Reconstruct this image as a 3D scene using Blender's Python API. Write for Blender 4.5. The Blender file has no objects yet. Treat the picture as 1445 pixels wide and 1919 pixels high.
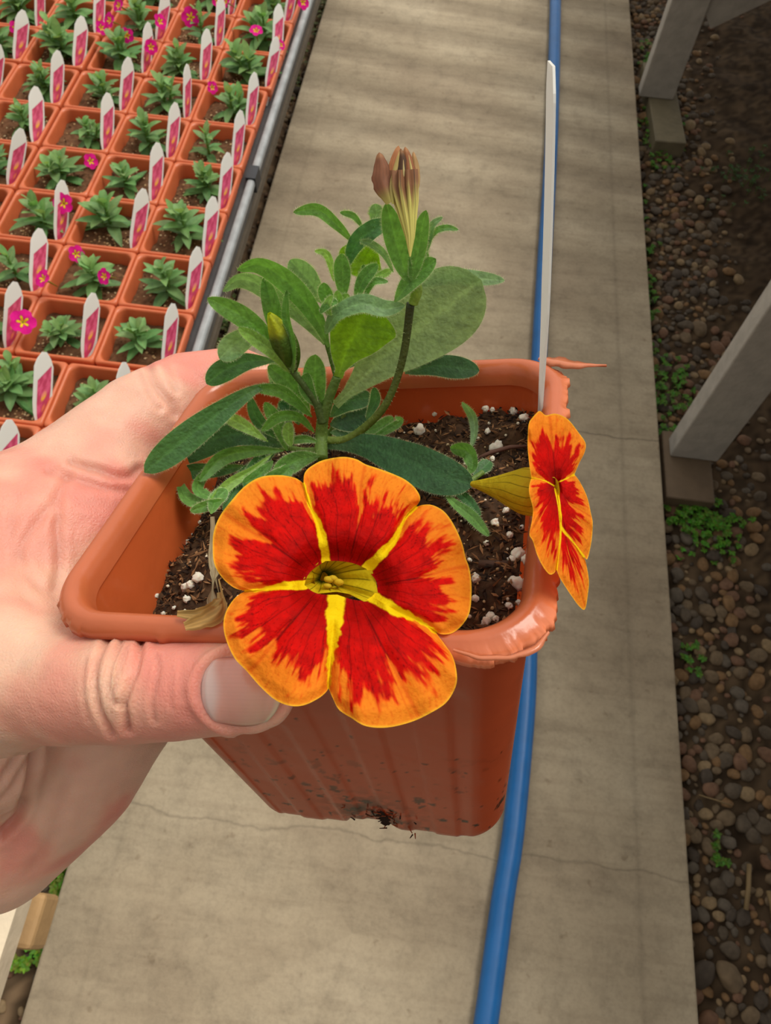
import bpy, math, random
import numpy as np
from mathutils import Matrix, Vector
random.seed(7); RNG = np.random.default_rng(7)
sc = bpy.context.scene
COL = sc.collection

# ------------------------------------------------------------------ camera
F, CX, CY, H = 1414.0, 722.5, 959.5, 1.15
_Y = np.array([352, 2503, -1414.]); _Y /= np.linalg.norm(_Y)
_Z = np.array([62, 790, 1414.]); _Z -= _Y * (_Z @ _Y); _Z /= np.linalg.norm(_Z)
R = np.array([np.cross(_Y, _Z), _Y, _Z])          # world = R @ camera
CAM = np.array([0, 0, H])
cam = bpy.data.cameras.new('camera'); co = bpy.data.objects.new('camera', cam); COL.objects.link(co)
m4 = np.eye(4); m4[:3, :3] = R; m4[:3, 3] = CAM
co.matrix_world = Matrix(m4.tolist())
cam.sensor_fit = 'VERTICAL'; cam.sensor_height = 36; cam.lens = 36 * F / 1919
cam.clip_start = 0.005; cam.clip_end = 60
cam.dof.use_dof = True; cam.dof.focus_distance = 0.150; cam.dof.aperture_fstop = cam.lens / 1000 / 0.00042
sc.camera = co

# ------------------------------------------------------------------ light
sc.view_settings.view_transform = 'Standard'; sc.view_settings.look = 'None'
sc.view_settings.gamma = 1; sc.view_settings.use_curve_mapping = False
sc.view_settings.exposure = 0.0
w = bpy.data.worlds.new('greenhouse_sky'); sc.world = w; w.use_nodes = True
wn, wl = w.node_tree.nodes, w.node_tree.links
wn.clear()
out = wn.new('ShaderNodeOutputWorld'); bg = wn.new('ShaderNodeBackground')
tc = wn.new('ShaderNodeTexCoord'); dt = wn.new('ShaderNodeVectorMath'); dt.operation = 'DOT_PRODUCT'
dt.inputs[1].default_value = (0.05, 0.62, 0.78)
rp = wn.new('ShaderNodeValToRGB')
rp.color_ramp.elements[0].position = 0.25; rp.color_ramp.elements[0].color = (0.10, 0.085, 0.07, 1)
rp.color_ramp.elements[1].position = 0.95; rp.color_ramp.elements[1].color = (1.0, 0.97, 0.90, 1)
mr = wn.new('ShaderNodeMapRange'); mr.inputs[1].default_value = -1; mr.inputs[2].default_value = 1
wl.new(tc.outputs['Generated'], dt.inputs[0]); wl.new(dt.outputs['Value'], mr.inputs[0])
wl.new(mr.outputs[0], rp.inputs[0]); wl.new(rp.outputs[0], bg.inputs[0]); wl.new(bg.outputs[0], out.inputs[0])
bg.inputs[1].default_value = 1.15
sd = bpy.data.lights.new('sun', 'SUN'); sd.energy = 2.2; sd.angle = math.radians(28); sd.color = (1.0, 0.94, 0.84)
so = bpy.data.objects.new('sun', sd); COL.objects.link(so)
so.rotation_euler = Vector((0.40, 0.42, 1.0)).to_track_quat('Z', 'Y').to_euler()

# ------------------------------------------------------------------ helpers
def at(x, y, d):
    x = np.asarray(x, float); y = np.asarray(y, float); d = np.asarray(d, float)
    c = np.stack(np.broadcast_arrays((x - CX) / F * d, -(y - CY) / F * d, -d), -1)
    return c @ R.T + CAM
def ray(x, y): return R @ np.array([(x - CX) / F, -(y - CY) / F, -1.])
def ong(x, y, z=0.): r = ray(x, y); return CAM + r * (z - H) / r[2]
def proj(P):
    c = (np.asarray(P) - CAM) @ R
    return CX + F * c[..., 0] / -c[..., 2], CY - F * c[..., 1] / -c[..., 2], -c[..., 2]
def lin(r, g, b, s=1.0):
    f = lambda v: (v / 255 / 12.92 if v / 255 <= .04045 else ((v / 255 + .055) / 1.055) ** 2.4) * s
    return np.array([f(r), f(g), f(b)])
def hsh(i, j, k, s):
    n = (i * 73856093) ^ (j * 19349663) ^ (k * 83492791) ^ (s * 2654435761)
    n = (n ^ (n >> 13)) * 1274126177; n = n & 0x7fffffff
    return ((n ^ (n >> 16)) & 0xffff) / 65535.
def vnoise(P, sc_=1., seed=1):
    P = np.asarray(P, float) * sc_
    if P.shape[-1] == 2: P = np.concatenate([P, np.zeros(P.shape[:-1] + (1,))], -1)
    I = np.floor(P).astype(np.int64); f = P - I; f = f * f * (3 - 2 * f); o = 0
    for a in (0, 1):
        for b in (0, 1):
            for c in (0, 1):
                wgt = (f[..., 0] if a else 1 - f[..., 0]) * (f[..., 1] if b else 1 - f[..., 1]) * (f[..., 2] if c else 1 - f[..., 2])
                o = o + wgt * hsh(I[..., 0] + a, I[..., 1] + b, I[..., 2] + c, seed)
    return o
def fbm(P, sc_=1., oc=4, seed=1):
    o = 0; a = .5; t = 0
    for k in range(oc): o = o + a * vnoise(P, sc_ * 2 ** k, seed + k); t += a; a *= .5
    return o / t
def sm(a, b, x): t = np.clip((x - a) / (b - a), 0, 1); return t * t * (3 - 2 * t)
def catmull(pts, n):
    p = np.asarray(pts, float); m = len(p)
    if m == 2: t = np.linspace(0, 1, n)[:, None]; return p[0] * (1 - t) + p[1] * t
    q = np.vstack([2 * p[0] - p[1], p, 2 * p[-1] - p[-2]])
    s = np.r_[0, np.cumsum(np.linalg.norm(np.diff(p[:, :2], axis=0), axis=1) + 1e-9)]
    u = np.linspace(0, s[-1], n); o = []
    for x in u:
        i = min(np.searchsorted(s, x, 'right') - 1, m - 2); t = (x - s[i]) / (s[i + 1] - s[i])
        a, b, c, d = q[i], q[i + 1], q[i + 2], q[i + 3]
        o.append(.5 * ((2 * b) + (c - a) * t + (2 * a - 5 * b + 4 * c - d) * t * t + (3 * b - a - 3 * c + d) * t ** 3))
    return np.array(o)
def resample(pts, n):
    p = np.asarray(pts, float); s = np.r_[0, np.cumsum(np.linalg.norm(np.diff(p[:, :2], axis=0), axis=1))]
    u = np.linspace(0, s[-1], n); return np.stack([np.interp(u, s, p[:, k]) for k in range(p.shape[1])], 1)
def polydist(x, y, pl):
    pl = np.asarray(pl, float); d = np.full(np.shape(x), 1e9)
    for (ax, ay), (bx, by) in zip(pl[:-1, :2], pl[1:, :2]):
        vx, vy = bx - ax, by - ay; t = np.clip(((x - ax) * vx + (y - ay) * vy) / (vx * vx + vy * vy + 1e-12), 0, 1)
        d = np.minimum(d, np.hypot(x - ax - t * vx, y - ay - t * vy))
    return d

ORG = {}
def mk(name, V, Fc, mat, parent=None, col=None, smooth=True, loc=None, mats=None, mi=None, local=False, attrs=None):
    V = np.asarray(V, float)
    if parent is not None: org = ORG[parent.name]
    else: org = np.array(loc if loc is not None else V.mean(0))
    if local: org = np.zeros(3)
    me = bpy.data.meshes.new(name)
    me.from_pydata((V - org).tolist(), [], [tuple(int(i) for i in f) for f in Fc])
    if mats:
        for m in mats: me.materials.append(m)
        me.polygons.foreach_set('material_index', np.asarray(mi, dtype=np.int32))
    elif mat: me.materials.append(mat)
    if smooth: me.polygons.foreach_set('use_smooth', np.ones(len(me.polygons), dtype=bool))
    if col is not None:
        c = np.ones((len(V), 4)); c[:, :3] = col
        a = me.color_attributes.new('Col', 'FLOAT_COLOR', 'POINT'); a.data.foreach_set('color', c.ravel())
    if attrs:
        for k, v in attrs.items():
            a = me.attributes.new(k, 'FLOAT', 'POINT'); a.data.foreach_set('value', np.asarray(v, dtype=np.float32).ravel())
    me.update()
    o = bpy.data.objects.new(name, me); COL.objects.link(o)
    if parent is not None: o.parent = parent
    elif not local: o.location = org
    ORG[o.name] = org
    return o
def empty(name, loc, label, cat, group=None):
    o = bpy.data.objects.new(name, None); COL.objects.link(o); o.location = loc; o.empty_display_size = .01
    ORG[o.name] = np.array(loc, float); tag(o, label, cat, group); return o
def tag(o, label=None, cat=None, group=None, kind=None):
    if label: o['label'] = label
    if cat: o['category'] = cat
    if group: o['group'] = group
    if kind: o['kind'] = kind
    return o
def dup(root, loc, rz=None, label=None):
    r = root.copy(); COL.objects.link(r); r.location = loc
    if rz is not None: r.rotation_euler = (0, 0, rz)
    if label: r['label'] = label
    for ch in list(root.children):
        c = ch.copy(); COL.objects.link(c); c.parent = r
        for g in list(ch.children):
            d = g.copy(); COL.objects.link(d); d.parent = c
    return r
class MB:
    def __init__(s): s.V = []; s.F = []; s.C = []; s.n = 0; s.M = []
    def add(s, V, Fc, c=None, m=0):
        V = np.asarray(V, float); s.V.append(V); s.F += [tuple(int(i) + s.n for i in f) for f in Fc]; s.M += [m] * len(Fc)
        c = np.array([.5, .5, .5]) if c is None else np.asarray(c, float)
        s.C.append(np.broadcast_to(c, (len(V), 3)) if c.ndim == 1 else c); s.n += len(V)
    def box(s, a, b, c=None, m=0):
        a, b = np.array(a, float), np.array(b, float)
        V = [[(a, b)[i][0], (a, b)[j][1], (a, b)[k][2]] for i in (0, 1) for j in (0, 1) for k in (0, 1)]
        s.add(V, [(0, 1, 3, 2), (4, 6, 7, 5), (0, 4, 5, 1), (2, 3, 7, 6), (0, 2, 6, 4), (1, 5, 7, 3)], c, m)
    def tube(s, P, r, n=12, c=None, cap=True):
        P = np.asarray(P, float); r = np.broadcast_to(np.asarray(r, float), (len(P),)); T = np.gradient(P, axis=0)
        T /= np.linalg.norm(T, axis=1)[:, None] + 1e-12; up = np.array([.31, .2, .93]); V = []
        for p, t, q in zip(P, T, r):
            a = np.cross(t, up); a /= np.linalg.norm(a) + 1e-12; b = np.cross(t, a); up = np.cross(a, t)
            V += [p + q * (a * math.cos(k) + b * math.sin(k)) for k in np.linspace(0, 2 * math.pi, n, endpoint=False)]
        Fc = [(i * n + k, i * n + (k + 1) % n, (i + 1) * n + (k + 1) % n, (i + 1) * n + k) for i in range(len(P) - 1) for k in range(n)]
        if cap: Fc += [tuple(range(n))[::-1], tuple((len(P) - 1) * n + k for k in range(n))]
        if c is not None and np.ndim(c) == 2: c = np.repeat(c, n, 0)
        s.add(V, Fc, c)
    def grid(s, G, c=None, close=False, m=0):
        a, b = G.shape[:2]; bb = b if close else b - 1
        Fc = [(i * b + j, i * b + (j + 1) % b, (i + 1) * b + (j + 1) % b, (i + 1) * b + j) for i in range(a - 1) for j in range(bb)]
        s.add(G.reshape(-1, 3), Fc, None if c is None else np.asarray(c).reshape(-1, 3) if np.ndim(c) > 1 else c, m)
    def build(s, name, mat, parent=None, **k):
        kw = dict(k)
        if 'mats' in kw: kw['mi'] = s.M
        return mk(name, np.concatenate(s.V), s.F, mat, parent, col=np.concatenate(s.C), **kw)

# ------------------------------------------------------------------ materials
def mat(name, base=None, rough=.5, attr=False, noise=None, bump=None, trans=0, tcol=None, sss=0, spec=.5, coat=0, nscale=None, tmul=1.0):
    m = bpy.data.materials.new(name); m.use_nodes = True; N, L = m.node_tree.nodes, m.node_tree.links
    p = N['Principled BSDF']; p.inputs['Roughness'].default_value = rough; p.inputs['Specular IOR Level'].default_value = spec
    c = None
    if attr:
        a = N.new('ShaderNodeAttribute'); a.attribute_name = 'Col'; c = a.outputs['Color']
    else:
        q = N.new('ShaderNodeRGB'); q.outputs[0].default_value = (*base, 1); c = q.outputs[0]
    t = N.new('ShaderNodeTexCoord')
    if noise:                                      # (scale, amount, detail)
        n = N.new('ShaderNodeTexNoise'); n.inputs['Scale'].default_value = noise[0]; n.inputs['Detail'].default_value = 6
        L.new(t.outputs['Object'], n.inputs['Vector'])
        mr_ = N.new('ShaderNodeMapRange'); mr_.inputs[1].default_value = .3; mr_.inputs[2].default_value = .7
        mr_.inputs[3].default_value = 1 - noise[1]; mr_.inputs[4].default_value = 1 + noise[1]
        L.new(n.outputs['Fac'], mr_.inputs[0])
        v = N.new('ShaderNodeVectorMath'); v.operation = 'SCALE'; L.new(c, v.inputs[0]); L.new(mr_.outputs[0], v.inputs['Scale']); c = v.outputs[0]
    L.new(c, p.inputs['Base Color'])
    if sss:
        p.inputs['Subsurface Weight'].default_value = sss; p.inputs['Subsurface Radius'].default_value = (1, .35, .2); p.inputs['Subsurface Scale'].default_value = .003
    if coat: p.inputs['Coat Weight'].default_value = coat; p.inputs['Coat Roughness'].default_value = .15
    if bump:                                       # list of (kind, scale, distance)
        last = None
        for kind, s_, dist in bump:
            if kind == 'v': n = N.new('ShaderNodeTexVoronoi'); n.feature = 'DISTANCE_TO_EDGE'; o = 'Distance'
            else: n = N.new('ShaderNodeTexNoise'); n.inputs['Detail'].default_value = 5; o = 'Fac'
            n.inputs['Scale'].default_value = s_; L.new(t.outputs['Object'], n.inputs['Vector'])
            b = N.new('ShaderNodeBump'); b.inputs['Distance'].default_value = dist; b.inputs['Strength'].default_value = 1
            L.new(n.outputs[o], b.inputs['Height'])
            if last: L.new(last, b.inputs['Normal'])
            last = b.outputs[0]
        L.new(last, p.inputs['Normal'])
    if trans:
        tr = N.new('ShaderNodeBsdfTranslucent'); mx = N.new('ShaderNodeMixShader'); mx.inputs[0].default_value = trans
        g = N.new('ShaderNodeVectorMath'); g.operation = 'MULTIPLY'; L.new(c, g.inputs[0]); g.inputs[1].default_value = tcol or (1, 1, 1)
        L.new(g.outputs[0], tr.inputs['Color'])
        L.new(p.outputs[0], mx.inputs[1]); L.new(tr.outputs[0], mx.inputs[2]); L.new(mx.outputs[0], N['Material Output'].inputs[0])
    return m
M = dict(
    leaf=mat('leaf', attr=True, rough=.5, trans=.38, tcol=(1.5, 1.6, .7), spec=.5, noise=(900, .20), bump=[('n', 1400, .00012), ('v', 900, .00016)]),
    fuzzleaf=mat('young_leaf', attr=True, rough=.55, trans=.3, tcol=(1.4, 1.4, .8), spec=.35, noise=(300, .12)),
    petal=mat('petal', attr=True, rough=.65, trans=.30, tcol=(1.3, 1.0, .8), spec=.08, bump=[('n', 1500, .00010), ('n', 420, .0006)]),
    pot=mat('terracotta_plastic', lin(212, 112, 70), rough=.36, trans=.16, tcol=(1.3, .75, .5), noise=(60, .07), bump=[('n', 60, .0004)]),
    heldpot=mat('held_pot_plastic', attr=True, rough=.22, trans=.30, tcol=(1.5, 1.2, .8), bump=[('n', 120, .0003)]),
    rim=mat('held_pot_rim_plastic', attr=True, rough=.24, trans=.14, tcol=(1.3, .8, .5), spec=.6, bump=[('n', 120, .0003)]),
    soil=mat('potting_soil', attr=True, rough=.9, spec=.2),
    perlite=mat('perlite', lin(225, 215, 198), rough=.8, sss=.3, bump=[('n', 900, .0003)]),
    ground=mat('ground', attr=True, rough=.95, spec=.15),
    stone=mat('stone', attr=True, rough=.75, spec=.3, noise=(120, .25), bump=[('n', 150, .001)]),
    skin=mat('skin', attr=True, rough=.46, sss=.55, spec=.40, noise=(140, .05), bump=[('n', 260, .00035), ('v', 1300, .00012)]),
    nail=mat('nail', attr=True, rough=.28, sss=.35, spec=.5, coat=.15, bump=[('n', 300, .0001)]),
    white=mat('white_plastic', lin(248, 248, 244), rough=.4, trans=.42),
    picture=mat('printed_picture', attr=True, rough=.35),
    hose=mat('blue_hose', lin(20, 96, 160), rough=.42, noise=(30, .10), bump=[('n', 30, .0008)]),
    wood=mat('painted_wood', attr=True, rough=.7, noise=(40, .12), bump=[('n', 90, .0012)]),
    metal=mat('galvanised_metal', attr=True, rough=.5, noise=(60, .2)),
    fiber=mat('dry_leaf', attr=True, rough=.7, trans=.25),
)
# concrete of the path: stains, faint wavy cross bands, tooled edges and a crack
def concrete():
    m = bpy.data.materials.new('concrete'); m.use_nodes = True; N, L = m.node_tree.nodes, m.node_tree.links; p = N['Principled BSDF']
    p.inputs['Roughness'].default_value = .8; p.inputs['Specular IOR Level'].default_value = .25
    t = N.new('ShaderNodeTexCoord')
    def noise(s, d=6, vec=None, r=.55):
        n = N.new('ShaderNodeTexNoise'); n.inputs['Scale'].default_value = s; n.inputs['Detail'].default_value = d; n.inputs['Roughness'].default_value = r
        L.new(vec or t.outputs['Object'], n.inputs['Vector']); return n.outputs['Fac']
    def mp(s, rz=0):
        q = N.new('ShaderNodeMapping'); q.inputs['Scale'].default_value = s; q.inputs['Rotation'].default_value = (0, 0, rz); L.new(t.outputs['Object'], q.inputs['Vector']); return q.outputs[0]
    def ramp(f, stops):
        r = N.new('ShaderNodeValToRGB'); L.new(f, r.inputs[0]); e = r.color_ramp.elements
        while len(e) < len(stops): e.new(.5)
        for k, (pos, c) in enumerate(stops): e[k].position = pos; e[k].color = (*c, 1) if len(c) == 3 else c
        return r.outputs[0]
    def mul(a, b, f=1.):
        x = N.new('ShaderNodeMix'); x.data_type = 'RGBA'; x.blend_type = 'MULTIPLY'; x.inputs[0].default_value = f
        L.new(a, x.inputs[6]); L.new(b, x.inputs[7]); return x.outputs[2]
    W = lambda v: (v, v, v)
    c = ramp(noise(3.0, 8), [(.3, lin(150, 134, 112)), (.5, lin(169, 154, 130)), (.72, lin(184, 170, 146))])
    c = mul(c, ramp(noise(28, 8, None, .7), [(.36, W(.80)), (.5, W(1)), (.7, W(1.08))]), .8)
    c = mul(c, ramp(noise(160, 4, None, .7), [(.3, W(.84)), (.55, W(1.02))]), .8)
    c = mul(c, ramp(noise(9, 6, mp((.8, 7, 1), .12)), [(.38, (.78, .76, .75)), (.5, W(1)), (.62, W(1.04))]), .4)
    c = mul(c, ramp(noise(45, 3), [(.66, W(1)), (.73, (.55, .5, .45))]), .5)
    # transverse wavy bands, darker and lighter in colour with matching bump, tone fading in along Y
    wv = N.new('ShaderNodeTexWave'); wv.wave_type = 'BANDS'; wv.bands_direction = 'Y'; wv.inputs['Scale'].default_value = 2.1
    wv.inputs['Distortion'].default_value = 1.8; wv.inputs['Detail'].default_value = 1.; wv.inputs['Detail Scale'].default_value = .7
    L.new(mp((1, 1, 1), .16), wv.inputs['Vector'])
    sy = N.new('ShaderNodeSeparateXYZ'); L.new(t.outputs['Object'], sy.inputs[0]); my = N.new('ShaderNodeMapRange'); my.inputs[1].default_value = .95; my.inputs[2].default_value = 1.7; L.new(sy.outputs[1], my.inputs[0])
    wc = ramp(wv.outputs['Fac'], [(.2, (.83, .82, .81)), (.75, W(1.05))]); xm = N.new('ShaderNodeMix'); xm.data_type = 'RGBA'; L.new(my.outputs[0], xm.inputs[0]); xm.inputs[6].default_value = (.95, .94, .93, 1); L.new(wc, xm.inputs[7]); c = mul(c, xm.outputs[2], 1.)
    sx = N.new('ShaderNodeSeparateXYZ'); L.new(t.outputs['Object'], sx.inputs[0])
    def line(src, x0, w_, wob=0.):
        a = N.new('ShaderNodeMath'); a.operation = 'SUBTRACT'; L.new(src, a.inputs[0]); a.inputs[1].default_value = x0; s_ = a.outputs[0]
        if wob:
            nn = N.new('ShaderNodeMath'); nn.operation = 'MULTIPLY_ADD'; L.new(noise(6, 5), nn.inputs[0]); nn.inputs[1].default_value = wob; nn.inputs[2].default_value = -wob / 2
            ad = N.new('ShaderNodeMath'); ad.operation = 'ADD'; L.new(s_, ad.inputs[0]); L.new(nn.outputs[0], ad.inputs[1]); s_ = ad.outputs[0]
        b = N.new('ShaderNodeMath'); b.operation = 'ABSOLUTE'; L.new(s_, b.inputs[0])
        r = N.new('ShaderNodeMapRange'); r.inputs[1].default_value = 0; r.inputs[2].default_value = w_; L.new(b.outputs[0], r.inputs[0]); return r.outputs[0]
    for ln, dk in ((line(sx.outputs[0], .385, .006), .86), (line(sx.outputs[0], -.335, .006), .9), (line(sx.outputs[1], .868, .0028, .05), .55), (line(sx.outputs[1], .12, .003, .07), .72)):
        c = mul(c, ramp(ln, [(0., W(dk)), (1., W(1))]))
    L.new(c, p.inputs['Base Color'])
    b = N.new('ShaderNodeBump'); b.inputs['Distance'].default_value = .0012; L.new(noise(120, 6, None, .7), b.inputs['Height'])
    b2 = N.new('ShaderNodeBump'); b2.inputs['Distance'].default_value = .008; L.new(wv.outputs['Fac'], b2.inputs['Height']); L.new(b.outputs[0], b2.inputs['Normal'])
    L.new(b2.outputs[0], p.inputs['Normal'])
    return m
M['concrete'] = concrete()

# ------------------------------------------------------------------ setting
GZ = -.055
def ground():
    xs = np.unique(np.r_[np.linspace(-6, -1.4, 24), np.linspace(-1.4, 1.6, 260), np.linspace(1.6, 6, 24)])
    ys = np.unique(np.r_[np.linspace(-4, -.4, 18), np.linspace(-.4, 3.4, 330), np.linspace(3.4, 9, 24)])
    X, Y = np.meshgrid(xs, ys, indexing='ij'); P = np.stack([X, Y], -1)
    Z = GZ + .022 * (fbm(P, 7, 4, 5) - .5) + .010 * (fbm(P, 60, 3, 9) - .5)
    Z[(X > -.42) & (X < .48)] = GZ - .02
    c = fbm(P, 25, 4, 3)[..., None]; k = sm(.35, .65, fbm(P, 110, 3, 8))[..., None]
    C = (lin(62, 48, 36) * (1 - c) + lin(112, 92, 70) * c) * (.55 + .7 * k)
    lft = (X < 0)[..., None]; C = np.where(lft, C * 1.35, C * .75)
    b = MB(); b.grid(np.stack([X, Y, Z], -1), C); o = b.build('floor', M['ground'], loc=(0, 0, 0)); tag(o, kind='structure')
ground()
b = MB()
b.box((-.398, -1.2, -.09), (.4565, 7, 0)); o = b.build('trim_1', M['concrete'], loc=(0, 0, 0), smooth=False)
bv = o.modifiers.new('bevel', 'BEVEL'); bv.width = .004; bv.segments = 2
tag(o, 'long grey-brown concrete path slab with faint cross bands between the two benches', kind='structure'); o.name = 'floor_path'

# ------------------------------------------------------------------ held pot
PC = np.array([-.01577, .07979, 1.02033])
def rod(v):
    v = np.array(v); t = np.linalg.norm(v); K = np.array([[0, -v[2], v[1]], [v[2], 0, -v[0]], [-v[1], v[0], 0]])
    return np.eye(3) + np.sin(t) / t * K + (1 - np.cos(t)) / t ** 2 * K @ K
PM = rod([-.31611, -.26295, -.06453]); PSX, PSY, PH, PBX, PBY = .08994, .08529, .08573, .06708, .06944
CL = PM.T @ (CAM - PC)
def pl2w(q): return np.asarray(q) @ PM.T + PC
def potplane(x, y, z):
    r = PM.T @ ray(x, y); return (z - CL[2]) / r[2]          # camera depth where the pixel meets pot-plane z
def rsq(hx, hy, r, n, z):
    """rounded rectangle ring, n points, with per-side parameter"""
    seg = []; q = n // 4
    cs = [((hx - r, hy - r), 0), ((-hx + r, hy - r), 90), ((-hx + r, -hy + r), 180), ((hx - r, -hy + r), 270)]
    per = q
    for k, ((cx, cy), a0) in enumerate(cs):
        na = per // 2
        for a in np.linspace(0, 90, na, endpoint=False): seg.append((cx + r * math.cos(math.radians(a0 + a)), cy + r * math.sin(math.radians(a0 + a)), z))
        nx = cs[(k + 1) % 4]; a = math.radians(a0 + 90)
        s = (cx + r * math.cos(a), cy + r * math.sin(a)); e = (nx[0][0] + r * math.cos(a), nx[0][1] + r * math.sin(a))
        for t in np.linspace(0, 1, per - na, endpoint=False): seg.append((s[0] * (1 - t) + e[0] * t, s[1] * (1 - t) + e[1] * t, z))
    return np.array(seg)
def held_pot():
    root = empty('flower_pot', PC.tolist(), 'square orange plastic pot with ribbed walls and torn rim, held up in the hand', 'pot')
    n = 640; hx, hy = PSX / 2, PSY / 2; rings = []; ang = np.arange(n)
    def wallpt(z, off):        # off = inset from outer wall
        t = -z / PH; return hx * (1 - t) + PBX / 2 * t - .0026 - off, hy * (1 - t) + PBY / 2 * t - .0026 - off
    # lip: outer edge, hump, inner edge
    prof = [(-.0000, -.0026), (.0000, -.0010), (.0005, -.0002), (.0012, .0006), (.0022, .0010), (.0033, .0007), (.0042, -.0003), (.0048, -.0018), (.0052, -.0040)]
    body = MB(); G = []
    # outer wall from bottom up, with ribs
    zs = np.r_[np.linspace(-PH, -PH + .006, 7), np.linspace(-PH + .0068, -.0035, 110)]
    dens = []
    for z in zs:
        wx, wy = wallpt(z, .0); s_ = (z + PH); inset = .0016 * max(0, 1 - s_ / .004) ** 2
        r = .0095; g = rsq(wx - inset, wy - inset, r, n, z)
        # ribs: steps in the lower 3/4 of every wall
        rib = sm(-.014, -.020, z)
        for side in range(4):
            ax = 0 if side in (1, 3) else 1
        u = np.where(np.abs(g[:, 0]) / wx > np.abs(g[:, 1]) / wy, g[:, 1] / wy, g[:, 0] / wx)
        st = .5 + .5 * np.tanh(6 * np.sin(u * 17.5 + .6)); mask = sm(.80, .72, np.abs(u))
        dir_ = np.where((np.abs(g[:, 0]) / wx > np.abs(g[:, 1]) / wy)[:, None], np.stack([np.sign(g[:, 0]), 0 * u, 0 * u], 1), np.stack([0 * u, np.sign(g[:, 1]), 0 * u], 1))
        g = g - dir_ * (.00042 * rib * st * mask)[:, None]
        # arch cut in the foot of every wall
        k = sm(.24, .14, np.abs(u)) * (mask > 0); g[:, 2] = z + k * .0040 * max(0, 1 - s_ / .009)
        G.append(g)
    G = np.array(G)
    def colf(P):
        nz = fbm(P, 90, 4, 4); d = lin(184, 84, 48) * (.92 + .16 * nz[..., None])
        dirt = (sm(.66, .74, fbm(P, 420, 3, 6)) * sm(-.035, -.075, P[..., 2]) + sm(.80, .84, fbm(P, 700, 2, 16)) * .8) * (P[..., 2] < -.031)
        c0 = np.exp(-((P[..., 0] - .002) / .010) ** 2 - ((P[..., 2] + .076) / .010) ** 2) * (P[..., 1] < 0) * sm(.40, .55, fbm(P, 500, 3, 26))
        return d * (1 - np.clip(dirt + c0, 0, 1)[..., None]) + lin(50, 30, 18) * np.clip(dirt + c0, 0, 1)[..., None]
    body.grid(G, colf(G), close=True)
    # floor of pot
    bt = G[0].copy(); bt[:, 2] = G[0][:, 2]; body.add(np.vstack([bt, [[0, 0, -PH + .003]]]), [(i, n, (i + 1) % n) for i in range(n)], lin(170, 80, 45))
    # inner wall
    I = np.array([rsq(*wallpt(z, .0016 + (0 if z > -.05 else 0)), .0088, n, z) for z in np.linspace(-.0035, -.030, 12)])
    body.grid(I[:, ::-1], colf(I[:, ::-1]) * np.array([1.25, 1.5, 1.2]), close=True)
    body.build('pot_body', M['heldpot'], root, local=True)
    rim = MB(); Rr = []
    for off, z in [(.0026, -.0036), (.0008, -.0030)] + prof:
        r = .0125 - off * .75; g = rsq(hx - off, hy - off, r, n, z); Rr.append(g)
    Rr = np.array(Rr)
    # torn edge: ragged on the right side and the right half of the front
    th = Rr[3]; ragmask = sm(.036, .043, th[:, 0]) + sm(.006, .012, th[:, 0]) * sm(-.034, -.038, th[:, 1]); ragmask = np.clip(ragmask, 0, 1)
    jag = (fbm(th, 600, 3, 3) - .40) * .0028 * ragmask + .0006 * ragmask + (vnoise(th, 900, 5) > .72) * .0004 + (fbm(th, 120, 2, 30) - .5) * .0004
    rad = th / np.linalg.norm(th[:, :2], axis=1)[:, None]; rad[:, 2] = 0
    for k, wgt in ((2, 1.), (3, .9), (4, .12)): Rr[k] += rad * (jag * wgt)[:, None]
    Cc = lin(194, 102, 62) * (.92 + .16 * fbm(Rr, 120, 3, 11)[..., None]) + ragmask[None, :, None] * lin(225, 145, 105)[None, None] * np.array([0, 0, .55, .4, .12, 0, 0, 0, 0, 0, 0])[:, None, None]
    rim.grid(Rr, Cc, close=True)
    rm = rim.build('rim', M['rim'], root, local=True); rm.data.update()
    root.matrix_world = Matrix([[*PM[0], PC[0]], [*PM[1], PC[1]], [*PM[2], PC[2]], [0, 0, 0, 1]])
    # torn strips of plastic flash
    def strip(pts, w, seed):
        fl = MB()
        pts = np.array(pts, float); P3 = np.array([pl2w(PM.T @ (CAM + ray(x, y) * (potplane(x, y, .0005) ) - PC)) for x, y in pts]); P3 = resample(P3, 26)
        T = np.gradient(P3, axis=0); S = np.cross(T, PM[:, 2]); S /= np.linalg.norm(S, axis=1)[:, None]
        ww = np.interp(np.linspace(0, 1, 26), np.linspace(0, 1, len(w)), w) * potplane(*pts[0], 0) / F
        ra = 1 + .8 * (vnoise(P3, 900, seed) - .5); rb = 1 + .8 * (vnoise(P3, 700, seed + 3) - .5)
        G = np.stack([P3 - S * (ww * ra)[:, None], P3 + PM[:, 2] * .0003, P3 + S * (ww * rb)[:, None], P3 - PM[:, 2] * .0004], 1)
        fl.grid(np.array([PM.T @ (q - PC) for q in G.reshape(-1, 3)]).reshape(G.shape), lin(206, 122, 84), close=True)
        fl.build('torn_plastic_edge', M['rim'], root, local=True)
    strip([(1010, 672), (1050, 680), (1078, 684), (1100, 684), (1137, 685)], [6, 20, 15, 7, 1], 1)
    strip([(1028, 1185), (1005, 1215), (960, 1232), (900, 1233), (850, 1218)], [3, 8, 7, 6, 3], 4)
    # drainage slot with soil showing
    ds = MB()
    fy = lambda z: -(PSY / 2 * (1 + z / PH) - PBY / 2 * z / PH - .0026)
    zz = np.linspace(-PH + .0055, -PH + .0135, 14); g = []
    for z in zz:
        hw = .0013 * math.sqrt(max(.02, 1 - ((z - zz.mean()) / .0042) ** 2)) * (1 + .35 * math.sin(z * 3000)); g.append([(x, fy(z) - .0003 + .0002 * math.sin(x * 4000 + z * 2500), z) for x in np.linspace(.0045 - hw, .0045 + hw, 6)])
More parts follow.
